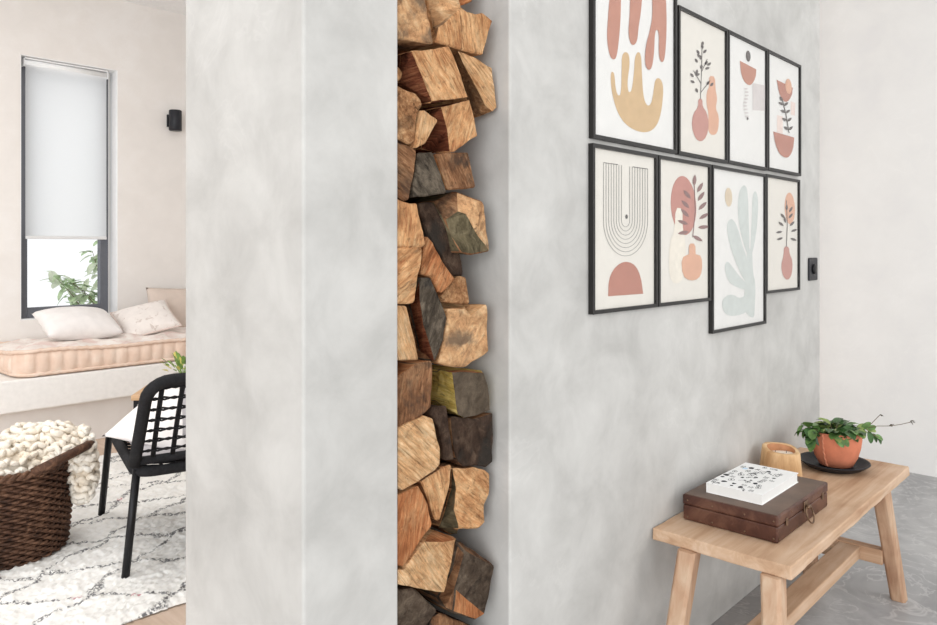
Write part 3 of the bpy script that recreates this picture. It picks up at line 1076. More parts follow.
log('pale block with vertical split grain, second up from the bottom left', .004,
    [(425, 541.6), (444.3, 541.6), (456, 539.4), (450, 570), (444.3, 592.4), (432, 591), (417.4, 587.4), (390, 584.6), (390, 570), (404, 570), (421, 546), (454.4, 537.5, .05), (434, 530.6, .06), (427.5, 536, .04)],
    [list(range(11)), [0, 13, 12, 11, 2, 1]], ['light', 'orange'], 'tan')
log('large angular log with a blackish rough end and orange edges, bottom right', .02,
    [(456.8, 543), (465, 553), (494.7, 566.4), (493, 575), (488.6, 597), (484, 614), (476, 621), (470, 619), (452, 612), (455, 590), (445.6, 607), (438, 597.6, .04), (451.4, 570, .02), (458, 540.6, .06), (490, 562.4, .05)],
    [[1, 2, 3, 4, 5, 9], [9, 5, 6, 7, 8], [0, 1, 9, 8, 10, 11, 12], [0, 13, 14, 2, 1]], ['char', 'orange', 'brown', 'brown'], 'brown')
log1('charcoal-grey angular log in the bottom left corner of the niche', .012, [(390, 588), (403, 590.4), (413.5, 588.4), (423, 597.6), (437, 611), (431, 620), (425, 629), (420, 692), (390, 692)], 'char')
log1('brown log end at the very bottom, beside the charcoal-grey log', .035, [(433.6, 618), (441, 614), (452, 617.6), (464, 622), (474, 627), (474, 692), (426, 692), (428.6, 629)], 'brown', 'dark')

# ------------------------------------------------------------------ framed prints
FD = .016             # frame depth
YP = WY - .0075       # paper plane
YA = YP - .0006
def Z1(x, y):
    return (570 + x / 3.677, y / 3.677)
def Z2(x, y):
    return (670 + x / 3.475, y / 3.475)
def Z3(x, y):
    return (570 + x / 3.127, 130 + y / 3.127)
def Z4(x, y):
    return (690 + x / 3.287, 150 + y / 3.287)


def picture(label, x0, x1, z0, z1, paper, arts, mount=0.0):
    root = empty('framed_print', ((x0 + x1) / 2, WY, z0), label, 'picture', 'black-framed prints hung in two rows on the grey wall')
    o = root.location
    def L(p):
        return p - o
    w = .0105
    b = MB()
    ya, yb = WY - FD, WY - .0005
    e = .0005
    for lo, hi in (((x0, ya, z0), (x0 + w, yb, z1)), ((x1 - w, ya, z0), (x1, yb, z1)), ((x0 + w - e, ya, z0), (x1 - w + e, yb, z0 + w)), ((x0 + w - e, ya, z1 - w), (x1 - w + e, yb, z1))):
        b.box(L(Vector(lo)), L(Vector(hi)))
    b.build('frame', M['black_wood'], root)
    pr = MB().box(L(Vector((x0 + w, YP, z0 + w))), L(Vector((x1 - w, WY - .001, z1 - w)))).build('print', paper, root)
    if mount:
        b = MB()
        m_ = mount
        zz0, zz1, xx0, xx1 = z0 + w, z1 - w, x0 + w, x1 - w
        for lo, hi in (((xx0, zz0), (xx0 + m_, zz1)), ((xx1 - m_, zz0), (xx1, zz1)), ((xx0 + m_, zz0), (xx1 - m_, zz0 + m_)), ((xx0 + m_, zz1 - m_), (xx1 - m_, zz1))):
            b.box(L(Vector((lo[0], YP - .002, lo[1]))), L(Vector((hi[0], YP, hi[1]))))
        b.build('mount', M['paper'], root)
    for i, (nm, mat_, polys) in enumerate(arts):
        b = MB()
        for j_, poly in enumerate(polys):
            yy = YA - .00035 * i - .00004 * (j_ % 6)
            vs = []
            for p in poly:
                c = at_y(p[0], p[1], yy)
                c.z = min(max(c.z, z0 + w + .002), z1 - w - .002) if z1 < 2.1 else min(c.z, z1 - w - .03)
                vs.append(L(c))
            b.add(vs, [tuple(range(len(vs)))])
        b.build(nm, mat_, pr)
    MB().box(L(Vector((x0 + w - e, WY - .0125, z0 + w - e))), L(Vector((x1 - w + e, WY - .0115, z1 - w + e)))).build('glass', M['glass'], root)
    return root


def smooth(poly, it=2):
    for _ in range(it):
        q = []
        for i in range(len(poly)):
            a, c = poly[i], poly[(i + 1) % len(poly)]
            q += [(a[0] * .75 + c[0] * .25, a[1] * .75 + c[1] * .25), (a[0] * .25 + c[0] * .75, a[1] * .25 + c[1] * .75)]
        poly = q
    return poly


def zp(Z, pts, it=2):
    return [Z(*p) for p in smooth(pts, it)]


def ell(Z, cx, cy, rx, ry, sk=0.0, n=28):
    return [Z(cx + rx * math.cos(2 * PI * k / n), cy + ry * math.sin(2 * PI * k / n) + sk * rx * math.cos(2 * PI * k / n)) for k in range(n)]


def strip(Z, pts, w):
    """a thin drawn line"""
    l, r = [], []
    for i, p in enumerate(pts):
        a, c = pts[max(0, i - 1)], pts[min(len(pts) - 1, i + 1)]
        dx, dy = c[0] - a[0], c[1] - a[1]
        L = math.hypot(dx, dy) or 1
        l.append(Z(p[0] - dy / L * w / 2, p[1] + dx / L * w / 2))
        r.append(Z(p[0] + dy / L * w / 2, p[1] - dx / L * w / 2))
    return [[l[i], l[i + 1], r[i + 1], r[i]] for i in range(len(pts) - 1)]


def lf(Z, x, y, ang, L, W):
    a = R(ang)
    c_, s_ = math.cos(a), -math.sin(a)
    out = []
    for t, w in ((0, 0), (.25, .8), (.5, 1), (.78, .7), (1, 0), (.78, -.7), (.5, -1), (.25, -.8)):
        u, k = t * L, w * W / 2
        out.append(Z(x + u * c_ - k * s_, y + u * s_ + k * c_))
    return out


# large hand-like cut-out print
ochre = [(150, 268), (157, 262), (164, 275), (168, 330), (178, 354), (188, 345), (190, 250), (190, 205), (203, 188), (218, 200), (220, 240), (212, 290), (212, 325), (218, 342), (228, 330), (236, 260), (238, 210), (250, 188), (262, 200), (265, 280), (270, 360), (285, 392), (300, 380), (308, 330), (312, 295), (325, 284), (340, 300), (344, 340), (335, 420), (318, 465), (290, 487), (250, 485), (205, 460), (175, 415), (158, 360), (150, 310)]
tl_ = [(150, -60), (140, 60), (135, 140), (145, 205), (160, 222), (172, 210), (180, 150), (187, 60), (188, -60)]
tm_ = [(222, -60), (220, 60), (214, 120), (222, 160), (235, 168), (248, 150), (252, 100), (262, 40), (268, -60)]
tr_ = [(300, -60), (305, 50), (295, 110), (278, 170), (275, 235), (288, 260), (302, 250), (310, 190), (312, 120), (320, 105), (328, 125), (326, 200), (335, 232), (348, 222), (354, 150), (356, 60), (350, -60)]
picture('large print of ochre and terracotta finger shapes, top left of the picture group', 1.706, 2.178, 1.594, 2.20, M['paper'],
        [('ochre_shape', M['ink_ochre'], [zp(Z1, ochre)])] + [('terracotta_shape', M['ink_terra'], [zp(Z1, p)]) for p in (tl_, tm_, tr_)])
# branch in a coral vase
lv = [(112, 160, 80), (102, 188, 120), (116, 185, 50), (96, 218, 120), (108, 208, 100), (122, 226, 60), (130, 228, 40), (82, 268, 130), (92, 258, 80), (86, 288, 150), (128, 296, 60), (140, 300, 50), (96, 322, 110), (108, 240, 80), (106, 200, 130), (122, 240, 20), (114, 170, 100), (88, 262, 20)]
picture('print of a coral vase holding a dark leafy branch, second in the top row', 2.190, 2.552, 1.594, 2.066, M['paper_cream'],
        [('peach_vase', M['ink_peach'], [zp(Z2, [(135, 263), (157, 266), (158, 310), (165, 345), (158, 375), (171, 405), (168, 450), (158, 470), (138, 467), (130, 440), (135, 400), (126, 360), (127, 320), (137, 300)], 1)]),
         ('coral_vase', M['ink_coral'], [zp(Z2, [(98, 343), (113, 344), (113, 370), (128, 390), (136, 430), (128, 475), (108, 494), (88, 482), (75, 440), (80, 395), (98, 372)], 1)]),
         ('leafy_branch', M['ink_leafdark'], strip(Z2, [(106, 345), (110, 250), (112, 150)], 2) + strip(Z2, [(108, 290), (82, 245)], 2) + strip(Z2, [(108, 320), (140, 280)], 2) + strip(Z2, [(110, 250), (130, 205)], 2) + [lf(Z2, x, y, a, 17, 9) for x, y, a in lv])])
picture('print of a terracotta bowl under a small dark oval, third in the top row', 2.557, 2.913, 1.596, 2.066, M['paper'],
        [('grey_square', M['ink_lilac'], [[Z2(287, 288), Z2(335, 298), Z2(335, 385), Z2(287, 383)]]),
         ('terracotta_bowl', M['ink_terra'], [zp(Z2, [(243, 211), (243, 211), (300, 241), (300, 241), (298, 270), (285, 293), (272, 297), (255, 280), (246, 250)], 1)]),
         ('dark_oval', M['ink_leafdark'], [ell(Z2, 272, 195, 8, 19, .3)]), ('dark_dot', M['ink_leafdark'], [ell(Z2, 270, 412, 3, 5)]),
         ('bead_column', M['ink_lilac'], [ell(Z2, 264 + 3 * math.sin(k), 308 + k * 12, 7, 3) for k in range(9)])])
picture('print of two bowls joined by a dark leaf stalk, rightmost in the top row', 2.917, 3.273, 1.599, 2.066, M['paper'],
        [('blush_shape', M['ink_blush'], [[Z2(372, 400), Z2(392, 404), Z2(392, 465), Z2(372, 460)]]), ('blush_shape', M['ink_blush'], [[Z2(420, 352), Z2(436, 358), Z2(434, 402), Z2(420, 398)]]),
         ('terracotta_bowl', M['ink_rust'], [zp(Z2, [(371, 277), (371, 277), (427, 305), (427, 305), (424, 332), (408, 356), (392, 350), (378, 320)], 1)]), ('terracotta_bowl', M['ink_rust'], [zp(Z2, [(359, 457), (359, 457), (432, 478), (432, 478), (428, 520), (415, 545), (400, 549), (380, 535), (366, 500)], 1)]),
         ('peach_circle', M['ink_peach'], [ell(Z2, 412, 300, 11, 26, .4)]),
         ('leaf_stalk', M['ink_leafdark'], strip(Z2, [(392, 350), (404, 400), (414, 462)], 2.5) + [lf(Z2, x, y, a, 20, 9) for x, y, a in ((395, 365, 150), (396, 368, 40), (402, 392, 150), (402, 394, 40), (407, 420, 150), (408, 422, 40), (412, 452, 140), (412, 452, 40), (392, 352, 120))])])
# nested arches
arcs = []
for k in range(8):
    q = k / 8.6
    hx = 69 * (1 - q)
    cx_ = 174
    yt = lambda x: 102 + (x - 105) * .145
    bot = 112 * (1 - q)
    pts = [(cx_ - hx, yt(cx_ - hx)), (cx_ - hx, 230)]
    pts += [(cx_ - hx * math.cos(PI * j / 18), 290 - 8 + bot * math.sin(PI * j / 18) + 0 * q) for j in range(0, 19)]
    pts += [(cx_ + hx, yt(cx_ + hx))]
    arcs += strip(Z3, pts, 1.1)
arcs += strip(Z3, [(105, 102), (150, 108)], 2) + strip(Z3, [(196, 115), (243, 122)], 2)
picture('print of thin nested arch lines above a terracotta half dome, left in the lower row', 1.704, 2.056, 1.118, 1.580, M['paper_cream'],
        [('terracotta_dome', M['ink_rust'], [zp(Z3, [(119, 520), (119, 520), (121, 470), (134, 437), (158, 415), (182, 411), (206, 424), (222, 460), (229, 512), (229, 512)], 1)]),
         ('arch_lines', M['ink_ink'], arcs + [ell(Z3, 177, 271, 4, 7)])])
fr_ = [(388, 175, 85), (398, 195, 60), (378, 215, 130), (400, 222, 55), (374, 245, 135), (402, 250, 45), (372, 272, 135), (404, 278, 30), (370, 295, 160), (400, 305, 5), (384, 330, -30), (372, 318, 190)]
picture('print of a coral disc, dusky fern and peach jar, second in the lower row', 2.062, 2.420, 1.118, 1.580, M['paper_cream'],
        [('coral_disc', M['ink_redpink'], [ell(Z3, 355, 236, 40, 92, .25)]),
         ('cream_vase', M['ink_creamvase'], [zp(Z3, [(330, 243), (352, 245), (352, 310), (362, 350), (362, 440), (345, 480), (318, 478), (308, 430), (312, 350), (328, 310)], 1)]),
         ('fern', M['ink_leafpink'], strip(Z3, [(384, 335), (392, 250), (388, 150)], 2.5) + [lf(Z3, x, y, a, 36, 12) for x, y, a in fr_]),
         ('peach_jar', M['ink_peach'], [zp(Z3, [(372, 355), (392, 355), (393, 388), (393, 388), (412, 394), (414, 440), (402, 466), (375, 472), (352, 456), (348, 400), (372, 388), (372, 388)], 1)])])
lobes = [[(160, 140), (175, 112), (189, 125), (192, 200), (197, 335), (187, 345), (165, 270), (156, 200)],
         [(205, 150), (215, 130), (225, 160), (222, 240), (212, 310), (203, 345), (197, 345), (204, 220)],
         [(121, 260), (124, 235), (138, 223), (156, 250), (171, 310), (190, 365), (192, 440), (175, 425), (150, 370), (130, 310)],
         [(112, 385), (122, 362), (141, 385), (166, 420), (190, 440), (185, 462), (150, 450), (125, 432)],
         [(103, 505), (115, 480), (140, 473), (165, 490), (190, 470), (195, 530), (150, 547), (115, 542)],
         [(186, 325), (205, 325), (206, 400), (216, 440), (213, 520), (211, 552), (195, 548), (176, 525), (180, 450), (186, 400)]]
picture('large print of a pale sage seaweed cut-out shape, hanging lowest in the group', 2.430, 2.897, 1.005, 1.580, M['paper'],
        [('sage_seaweed', M['ink_sage'], [zp(Z4, p) for p in lobes]), ('tan_oval', M['ink_tan'], [ell(Z4, 127, 155, 12, 31, .2)])])
l8 = [(318, 200, 90), (312, 225, 130), (324, 225, 50), (308, 250, 140), (328, 250, 45), (304, 268, 190), (332, 268, 20), (306, 288, 200), (330, 290, -20), (326, 205, 60), (314, 240, 100)]
picture('print of a coral vase, dark sprig and peach oval, right in the lower row', 2.901, 3.261, 1.120, 1.582, M['paper_cream'],
        [('peach_oval', M['ink_peach'], [ell(Z4, 328, 192, 17, 52, .3)]),
         ('coral_vase', M['ink_coral'], [zp(Z4, [(309, 316), (326, 319), (327, 340), (338, 365), (335, 412), (320, 430), (305, 414), (299, 380), (308, 345)], 1)]),
         ('dark_sprig', M['ink_leafdark'], strip(Z4, [(317, 318), (320, 250), (317, 165)], 2.2) + [lf(Z4, x, y, a, 22, 8) for x, y, a in l8])])

# switch plate
sw = empty('wall_switch', (3.447, WY, 1.203), 'square black wall switch at the far right end of the grey wall', 'switch')
MB().box((-.052, -.009, -.05), (.052, -.0005, .05)).build('switch_plate', M['black_plastic'], sw, bevel=.004)
MB().lathe([(0, 0), (.022, 0), (.022, .007), (.018, .010), (0, .010)], 24).build('toggle', M['black_metal'], sw).rotation_euler = (R(90), 0, 0)
bpy.data.objects[sw.children[1].name].location = (0, -.0085, 0)

# ------------------------------------------------------------------ wooden bench
OAK = timber('raw_oak_long', (176, 138, 108), (202, 168, 138), (218, 190, 164), (1.6, 20, 20), .6, .12)
OAK_V = timber('raw_oak_upright', (160, 120, 94), (192, 156, 128), (210, 184, 158), (18, 18, 2.2), .6, .15)
OAK_Y = timber('raw_oak_cross', (170, 132, 102), (196, 160, 130), (212, 182, 154), (20, 1.6, 20), .6, .12)
def bench():
    root = empty('wooden_bench', (2.667, .936, 0), 'raw oak bench with splayed legs standing against the grey wall', 'bench')
    HX, HY, ZT, TH = .627, .206, .45, .036
    # top board with slightly wandering edges
    b = MB()
    nx, ny = 40, 10
    def edge(x, y, z):
        k = .004 * mnoise.noise(Vector((x * 6, y * 6, z * 20))) + .002 * mnoise.noise(Vector((x * 25, y * 25, z * 30)))
        return k
    def fn_top(z):
        def fn(u, v):
            x, y = (u * 2 - 1) * HX, (v * 2 - 1) * HY
            k = edge(x, y, z)
            if u in (0, 1) or v in (0, 1):
                x += k * (1 if u == 1 else -1 if u == 0 else 0)
                y += k * (1 if v == 1 else -1 if v == 0 else 0)
            y = min(y, .2065)
            return (x, y, z)
        return fn
    vs, fs = [], []
    loop = [(i / nx, 0) for i in range(nx)] + [(1, j / ny) for j in range(ny)] + [(1 - i / nx, 1) for i in range(nx)] + [(0, 1 - j / ny) for j in range(ny)]
    n_ = len(loop)
    for z in (ZT - TH, ZT - TH * .5, ZT):
        f_ = fn_top(z)
        vs += [f_(u, v) for u, v in loop]
    for r_ in (0, 1):
        for i in range(n_):
            fs.append((r_ * n_ + i, r_ * n_ + (i + 1) % n_, (r_ + 1) * n_ + (i + 1) % n_, (r_ + 1) * n_ + i))
    fs += [tuple(range(n_))[::-1], tuple(2 * n_ + i for i in range(n_))]
    b.add(vs, fs)
    b.build('seat_board', OAK, root, bevel=.004)
    def prism(p0, p1, hw, ch):
        """square post with chamfered corners from p0 (floor) to p1"""
        c = [(hw, hw - ch), (hw - ch, hw), (-hw + ch, hw), (-hw, hw - ch), (-hw, -hw + ch), (-hw + ch, -hw), (hw - ch, -hw), (hw, -hw + ch)]
        m = MB()
        m.add([(p0[0] + x * .9, p0[1] + y * .9, p0[2]) for x, y in c] + [(p1[0] + x, p1[1] + y, p1[2]) for x, y in c],
              [tuple(range(8))[::-1], tuple(range(8, 16))] + [(i, (i + 1) % 8, 8 + (i + 1) % 8, 8 + i) for i in range(8)])
        return m
    for sx in (-1, 1):
        for sy in (-1, 1):
            foot = (-.747 if sx < 0 else .440, (-.213 if sy < 0 else .10), 0.0)
            top = (-.617 if sx < 0 else .362, (-.155 if sx < 0 else -.172) if sy < 0 else .088, ZT - TH - .0005)
            prism(foot, top, .028, .009).build('leg', OAK_V, root, bevel=.002)
    # cross rails and long rail
    zr = .185
    for sx in (-1, 1):
        x = -.676 if sx < 0 else .405
        b = MB().box((x - .022, -.172, zr - .055), (x + .022, .075, zr))
        b.build('cross_rail', OAK_Y, root, bevel=.004)
    MB().box((-.653, -.098, zr - .048), (.382, -.022, zr - .004)).build('long_rail', OAK, root, bevel=.004)
    b = MB()
    b.box((.320, -.0215, zr - .045), (.3825, .05, zr - .006))
    b.build('rail_block', OAK_Y, root, bevel=.003)


bench()

# old suitcase
CASE = NT('worn_brown_leather')
v = CASE.coords()
f = CASE.noise(v, 9, 6, .65, .5)
colc = CASE.ramp(f, [(.32, (54, 30, 23)), (.5, (80, 48, 37)), (.68, (108, 74, 58))])
sc_ = CASE.noise(CASE.coords((40, 40, 160)), 1.0, 3, .6, .6)
mr = CASE.n('ShaderNodeMapRange')
mr.inputs[1].default_value, mr.inputs[2].default_value = .70, .76
CASE.l(sc_, mr.inputs[0])
colc = CASE.mix(CASE.math('MULTIPLY', mr.outputs[0], .55), colc, rgb((196, 160, 132)))
CASE.bump(f, .25, .004)
M['case'] = CASE.fin(colc, .42, 0, .4)
M['case_top_lit'] = plain('worn_brown_lid_lit', (100, 80, 67), .48, 0, .4, .12, 12, .1)  # lid top paler than the sides, its lit look put into the colour
M['brass'] = plain('aged_brass', (122, 98, 78), .4, .8, .5, .15, 40)
def suitcase():
    cx_, cy_ = 2.385, .960
    hx, hy = .215, .146
    root = empty('old_suitcase', (cx_, cy_, .4512), 'small worn brown suitcase lying flat on the oak bench', 'suitcase')
    MB().box((-hx, -hy, 0), (hx, hy, .0465)).build('case_body', M['case'], root, bevel=.004)
    MB().box((-hx - .0015, -hy - .0015, .0475), (hx + .0015, hy + .0015, .0785)).build('lid', [M['case']], root, bevel=.005, bseg=3)
    MB().box((-hx + .004, -hy + .004, .0778), (hx - .004, hy - .004, .0797)).build('lid_panel', M['case_top_lit'], root, bevel=.001)
    # ring handle on the long front side
    xr = .005
    ring = [(xr + .026 * math.cos(a), -hy - .016 + .008 * math.sin(a), .032 + .024 * math.sin(a)) for a in [2 * PI * k / 28 for k in range(28)]]
    MB().tube(ring, .0026, 8, True).build('ring_handle', M['brass'], root)
    MB().box((xr - .016, -hy - .005, .036), (xr + .016, -hy - .0012, .070)).build('handle_plate', M['brass'], root, bevel=.002)
    MB().tube([(xr - .010, -hy - .012, .054), (xr + .010, -hy - .012, .054)], .005, 8).build('handle_hinge', M['brass'], root)
    for x in (-.15, .16):
        h = MB().box((x - .008, -hy - .004, .036), (x + .008, -hy - .0015, .058)).build('latch', M['brass'], root, bevel=.002)
    for x in (-.205, -.11, -.06, .07, .12, .205):
        for z in (.010, .066):
            MB().lathe([(0, .002), (.0018, .0017), (.0027, .0008), (.003, 0)], 10).build('stud', M['brass'], root).location = (x, -hy - .0008, z)
            root.children[-1].rotation_euler = (R(90), 0, 0)
    for y in (-.135, -.05, .05, .13):
        for z in (.012, .062):
            MB().lathe([(0, .002), (.0018, .0017), (.0027, .0008), (.003, 0)], 10).build('stud', M['brass'], root).location = (-hx - .0008, y, z)
            root.children[-1].rotation_euler = (0, R(-90), 0)


suitcase()

# book with inky doodles on its cover
def book():
    hx, hy, H = .150, .088, .031
    root = empty('drawing_book', (2.378, .969, .5312), 'thick white book with black doodles on its cover, lying on the suitcase', 'book')
    pg = plain('book_pages', (238, 236, 232), .8, var=.01)
    cv = plain('book_cover', (244, 243, 241), .5, var=.005)
    MB().box((-hx + .003, -hy + .003, .002), (hx - .003, hy - .003, H - .002)).build('page_block', pg, root)
    MB().box((-hx, -hy, 0), (hx, hy, .002)).box((-hx, -hy, H - .002), (hx, hy, H)).box((-hx, hy - .0025, .002), (hx, hy, H - .002)).build('cover', cv, root, bevel=.0006)
    rnd = random.Random(14)
    ink, gry = MB(), MB()
    def stroke(mb, pts, w, z):
        for i in range(len(pts) - 1):
            a, c = Vector(pts[i]), Vector(pts[i + 1])
            dv = c - a
            if dv.length < 1e-6:
                continue
            nn = Vector((-dv.y, dv.x)).normalized() * w / 2
            mb.add([(a.x - nn.x, a.y - nn.y, z), (c.x - nn.x, c.y - nn.y, z), (c.x + nn.x, c.y + nn.y, z), (a.x + nn.x, a.y + nn.y, z)], [(0, 1, 2, 3)])
    z = H + .0003
    cells = [(x, y) for x in (-.125, -.094, -.063, -.031, 0, .031, .063, .094, .125) for y in (-.052, -.030, -.006, .020, .046, .070)]
    for (x, y) in cells:
        x += rnd.uniform(-.009, .009)
        y += rnd.uniform(-.007, .007)
        if rnd.random() < .16:
            continue
        kind = rnd.randrange(5)
        r_ = rnd.uniform(.008, .016)
        if kind == 0:
            pts = [(x + r_ * math.cos(a) * (1 + .2 * math.sin(3 * a)), y + r_ * .7 * math.sin(a)) for a in [2 * PI * k / 16 for k in range(17)]]
            stroke(ink, pts, .0016, z)
            stroke(ink, [(x - r_ * .4, y), (x + r_ * .5, y + .002)], .004, z)
        elif kind == 1:
            for k in range(4):
                stroke(ink, [(x - r_, y - r_ * .5 + k * .004), (x + r_ * rnd.uniform(.2, 1), y - r_ * .5 + k * .004 + rnd.uniform(-.001, .001))], .0014, z)
        elif kind == 2:
            p = [(x, y)]
            for k in range(12):
                p.append((p[-1][0] + rnd.uniform(-.009, .009), p[-1][1] + rnd.uniform(-.007, .007)))
            stroke(ink, p, .0018, z)
        elif kind == 3:
            pts = [(x + rnd.uniform(.5, 1) * r_ * math.cos(a), y + rnd.uniform(.4, .8) * r_ * math.sin(a), z) for a in [2 * PI * k / 9 for k in range(9)]]
            ink.add(pts, [tuple(range(9))])
        else:
            stroke(ink, [(x - r_, y - r_ * .6), (x + r_, y - r_ * .6), (x + r_, y + r_ * .6), (x - r_, y + r_ * .6), (x - r_, y - r_ * .6)], .0015, z)
            stroke(ink, [(x - r_, y - r_ * .6), (x, y + r_ * .3), (x + r_, y - r_ * .6)], .002, z)
    ink.build('cover_drawing', plain('doodle_ink', (44, 44, 50), .7), root)
    gry.box((.068, .052, H + .0001), (.088, .066, H + .0004)).build('blue_patch', plain('pale_blue', (206, 226, 242), .7, var=.01), root)


book()

# wooden candle holder
def candle():
    wood = timber('candle_wood', (186, 142, 98), (212, 172, 126), (226, 194, 152), (26, 26, 3), .45, .08, False)
    inner = plain('candle_holder_rim', (176, 122, 84), .5, var=.08)
    wax = plain('candle_wax', (240, 230, 214), .5, var=.02)
    root = empty('wooden_candle_holder', (2.832, 1.052, .4503), 'tapered pale wood candle holder at the wall between suitcase and plant', 'candle holder', rz=YAW - R(90))
    n_ = 48
    def sup(a, rx, ry, p=3.2):
        c_, s_ = math.cos(a), math.sin(a)
        k = (abs(c_) ** p + abs(s_) ** p) ** (-1 / p)
        return (rx * k * c_, ry * k * s_)
    b = MB()
    rows = [(.071, .058, 0, 0, 3.4), (.072, .059, .004, 0, 3.4), (.068, .056, .05, 0, 3.2), (.064, .052, .096, .002, 3), (.062, .050, .100, .002, 2.8), (.050, .038, .1005, .002, 2.3), (.047, .035, .096, .002, 2.2), (.045, .034, .070, .002, 2.2)]
    vs, fs = [], []
    for rx, ry, z, ox, p in rows:
        for k in range(n_):
            x, y = sup(2 * PI * k / n_, rx, ry, p)
            vs.append((x + ox, y * .95, z + ((.012 * (y / .05) - .004 * (x / rx)) * (1 if z > .09 else 0))))
    for i in range(len(rows) - 1):
        for k in range(n_):
            fs.append((i * n_ + k, i * n_ + (k + 1) % n_, (i + 1) * n_ + (k + 1) % n_, (i + 1) * n_ + k))
    fs.append(tuple(range(n_))[::-1])
    b.add(vs, fs, 0, True)
    for i in range(len(b.mi)):
        if i >= 5 * n_ and i < 7 * n_:
            b.mi[i] = 1
    b.build('holder_body', [wood, inner], root)
    b = MB()
    b.add([(.0462 * math.cos(2 * PI * k / 40) + .002, .0345 * math.sin(2 * PI * k / 40), .084) for k in range(40)] + [(.0455 * math.cos(2 * PI * k / 40) + .002, .0338 * math.sin(2 * PI * k / 40), .074) for k in range(40)],
          [tuple(range(40)), tuple(range(40, 80))[::-1]] + [(k, (k + 1) % 40, 40 + (k + 1) % 40, 40 + k) for k in range(40)])
    b.build('wax', wax, root)
    for x in (-.02, .022):
        MB().tube([(x, 0, .083), (x + .001, 0, .093)], .0012, 6).build('wick', M['ink_ink'], root)


candle()

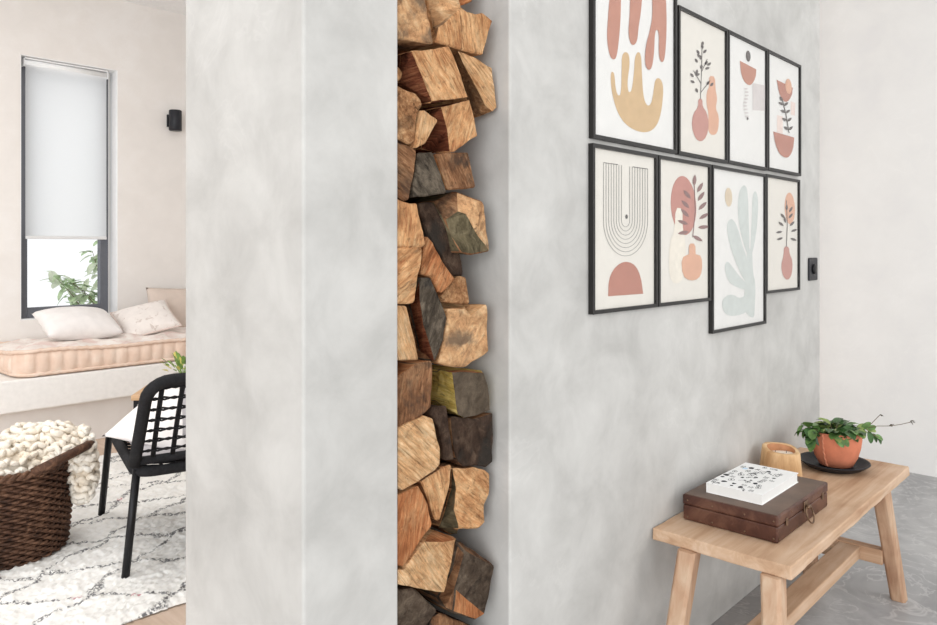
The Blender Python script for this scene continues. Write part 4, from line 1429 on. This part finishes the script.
# plant pot on its black saucer
SA = Vector((3.076, .940, .4503))
sau = empty('plant_saucer', SA, 'wide black saucer on the far end of the oak bench', 'saucer')
MB().lathe([(0, 0), (.085, 0), (.100, .006), (.122, .022), (.127, .026), (.1255, .029), (.118, .025), (.098, .012), (.085, .008), (0, .008)], 64).build('dish', plain('black_saucer', (34, 34, 38), .5, 0, .35, .1, 60, .3), sau)
def plant():
    root = empty('potted_plant', SA + Vector((.012, -.004, .0082)), 'trailing green plant in a terracotta pot with a vertical seam, on the black saucer', 'plant')
    terra = plain('terracotta', (208, 128, 98), .75, 0, .2, .06, 18, .12)
    prof = [(0, 0), (.052, 0), (.060, .004), (.076, .035), (.087, .075), (.091, .105), (.089, .132), (.0855, .134), (.083, .130), (.084, .112), (0, .112)]
    MB().lathe(prof, 64).build('pot', terra, root)
    # ridged seam down the side that faces the camera
    a = math.atan2(-.940, -3.07) - .52
    b = MB()
    pts, rs = [], []
    for k in range(30):
        z = .004 + .127 * k / 29
        r0 = None
        for (ra, za), (rb_, zb_) in zip(prof[1:7], prof[2:7]):
            if za <= z <= zb_:
                r0 = ra + (rb_ - ra) * (z - za) / (zb_ - za)
        r0 = r0 or .09
        pts.append((r0 * math.cos(a + .02 * math.sin(k * 1.3)), r0 * math.sin(a + .02 * math.sin(k * 1.3)), z))
        rs.append(.0032 + .0016 * (k % 2))
    b.tube(pts, .003, 6, rs=rs)
    b.build('seam', plain('terracotta_seam', (216, 142, 112), .8, 0, .2, .08), root)
    MB().lathe([(0, .118), (.083, .118), (.083, .113), (0, .113)], 40).build('soil', plain('soil', (70, 54, 44), .9), root)
    g = [plain('leaf_deep_green', (62, 92, 50), .42, 0, .4, .2, 40), plain('leaf_mid_green', (92, 124, 66), .42, 0, .4, .18, 40), plain('leaf_young_green', (132, 150, 84), .45, 0, .4, .15, 40)]
    rt, fw = Vector((sn, -cs, 0)), Vector((cs, sn, 0))   # to the right of the bench's far end, and away from the seat side
    rnd = random.Random(8)
    b, stm = MB(), MB()
    def lv(base, dirv, L, W, droop, k, up=(0, 0, 1)):
        b.leaf(base, dirv, up, L, W, droop, k)
    for i in range(84):
        a_ = rnd.uniform(0, 2 * PI)
        rr_ = .072 * math.sqrt(rnd.random())
        p = Vector((rr_ * math.cos(a_), rr_ * math.sin(a_), .118 + rnd.uniform(0, .028)))
        dv = Vector((math.cos(a_ + rnd.uniform(-.9, .9)), math.sin(a_ + rnd.uniform(-.9, .9)), rnd.uniform(-.05, .55)))
        p.z += .012 * (1 - rr_ / .072)
        lv(p, dv, rnd.uniform(.040, .06), rnd.uniform(.028, .040), rnd.uniform(.15, .5), rnd.choice((0, 0, 0, 1, 1, 2)))
        stm.tube([(p.x * .5, p.y * .5, .116), p], .0014, 5)
    # clump hanging over the left of the pot
    for i in range(26):
        p = -rt * rnd.uniform(.075, .118) + fw * rnd.uniform(-.05, .03) + Vector((0, 0, .118 + rnd.uniform(-.012, .036)))
        dv = -rt * rnd.uniform(-.2, 1) + fw * rnd.uniform(-.8, .5) + Vector((0, 0, rnd.uniform(-.9, .5)))
        lv(p, dv, rnd.uniform(.038, .052), rnd.uniform(.030, .040), .3, rnd.choice((0, 0, 1, 1)))
        stm.tube([(-rt * .05) + Vector((0, 0, .118)), (p + -rt * .05 + Vector((0, 0, .13))) / 2, p], .0014, 5)
    for p, dv, L_ in ((-rt * .045 - fw * .080 + Vector((0, 0, .132)), rt * .5 - fw * .5 + Vector((0, 0, -.75)), .05), (-rt * .02 - fw * .080 + Vector((0, 0, .132)), rt * .35 - fw * .5 + Vector((0, 0, -.7)), .045)):
        lv(p, dv, L_, .026, .1, 1, -fw + Vector((0, 0, .3)))
    # trailing shoot to the right
    sh_ = [rt * .05 + Vector((0, 0, .128)), rt * .09 + Vector((0, 0, .142)), rt * .115 + Vector((0, 0, .140)), rt * .14 + Vector((0, 0, .118)), rt * .165 + Vector((0, 0, .106))]
    stm.tube(sh_, .0022, 6)
    for q, dv, L_, k in ((0.08, rt + Vector((0, 0, .5)), .045, 2), (.10, rt * .4 + Vector((0, 0, .6)) - fw * .4, .042, 1), (.115, rt - Vector((0, 0, .1)), .045, 2), (.108, -rt * .2 - Vector((0, 0, 1)), .042, 0),
                         (.125, rt * .2 - Vector((0, 0, 1)) - fw * .3, .048, 0), (.14, rt * .6 - Vector((0, 0, .8)), .042, 0), (.15, rt - Vector((0, 0, .4)), .04, 1), (.16, rt * .7 - Vector((0, 0, .9)), .034, 0), (.1, rt * .7 + fw * .6 + Vector((0, 0, .2)), .045, 1), (.12, rt * .7 + Vector((0, 0, .35)), .04, 1)):
        z_ = .138 - max(0, q - .115) * .7
        lv(rt * q + Vector((0, 0, z_)), dv, L_, L_ * .52, .2, k, -fw * .7 + Vector((0, 0, .6)))
    b.build('leaves', g, root)
    budm = plain('plant_bud', (92, 84, 72), .6)
    for pts in ([rt * .085 + Vector((0, 0, .134)), rt * .13 + Vector((0, 0, .152)), rt * .172 + Vector((0, 0, .195))],
                [rt * .10 + Vector((0, 0, .140)), rt * .16 + Vector((0, 0, .150)), rt * .207 + Vector((0, 0, .150)), rt * .25 + Vector((0, 0, .156)), rt * .292 + Vector((0, 0, .166))]):
        stm.tube(pts, .0013, 5)
    for q, z_ in ((.172, .195), (.205, .150), (.213, .151), (.288, .166), (.295, .168)):
        tips = MB()
        for k in range(3):
            tips.leaf(rt * q + Vector((0, 0, z_)), rt * rnd.uniform(.2, 1) + Vector((0, 0, rnd.uniform(-.5, .6))) + fw * rnd.uniform(-.5, .5), (0, 0, 1), .014, .008, .1)
        tips.build('bud', budm, root)
    stm.build('stems', plain('plant_stem', (106, 92, 70), .6), root)


plant()
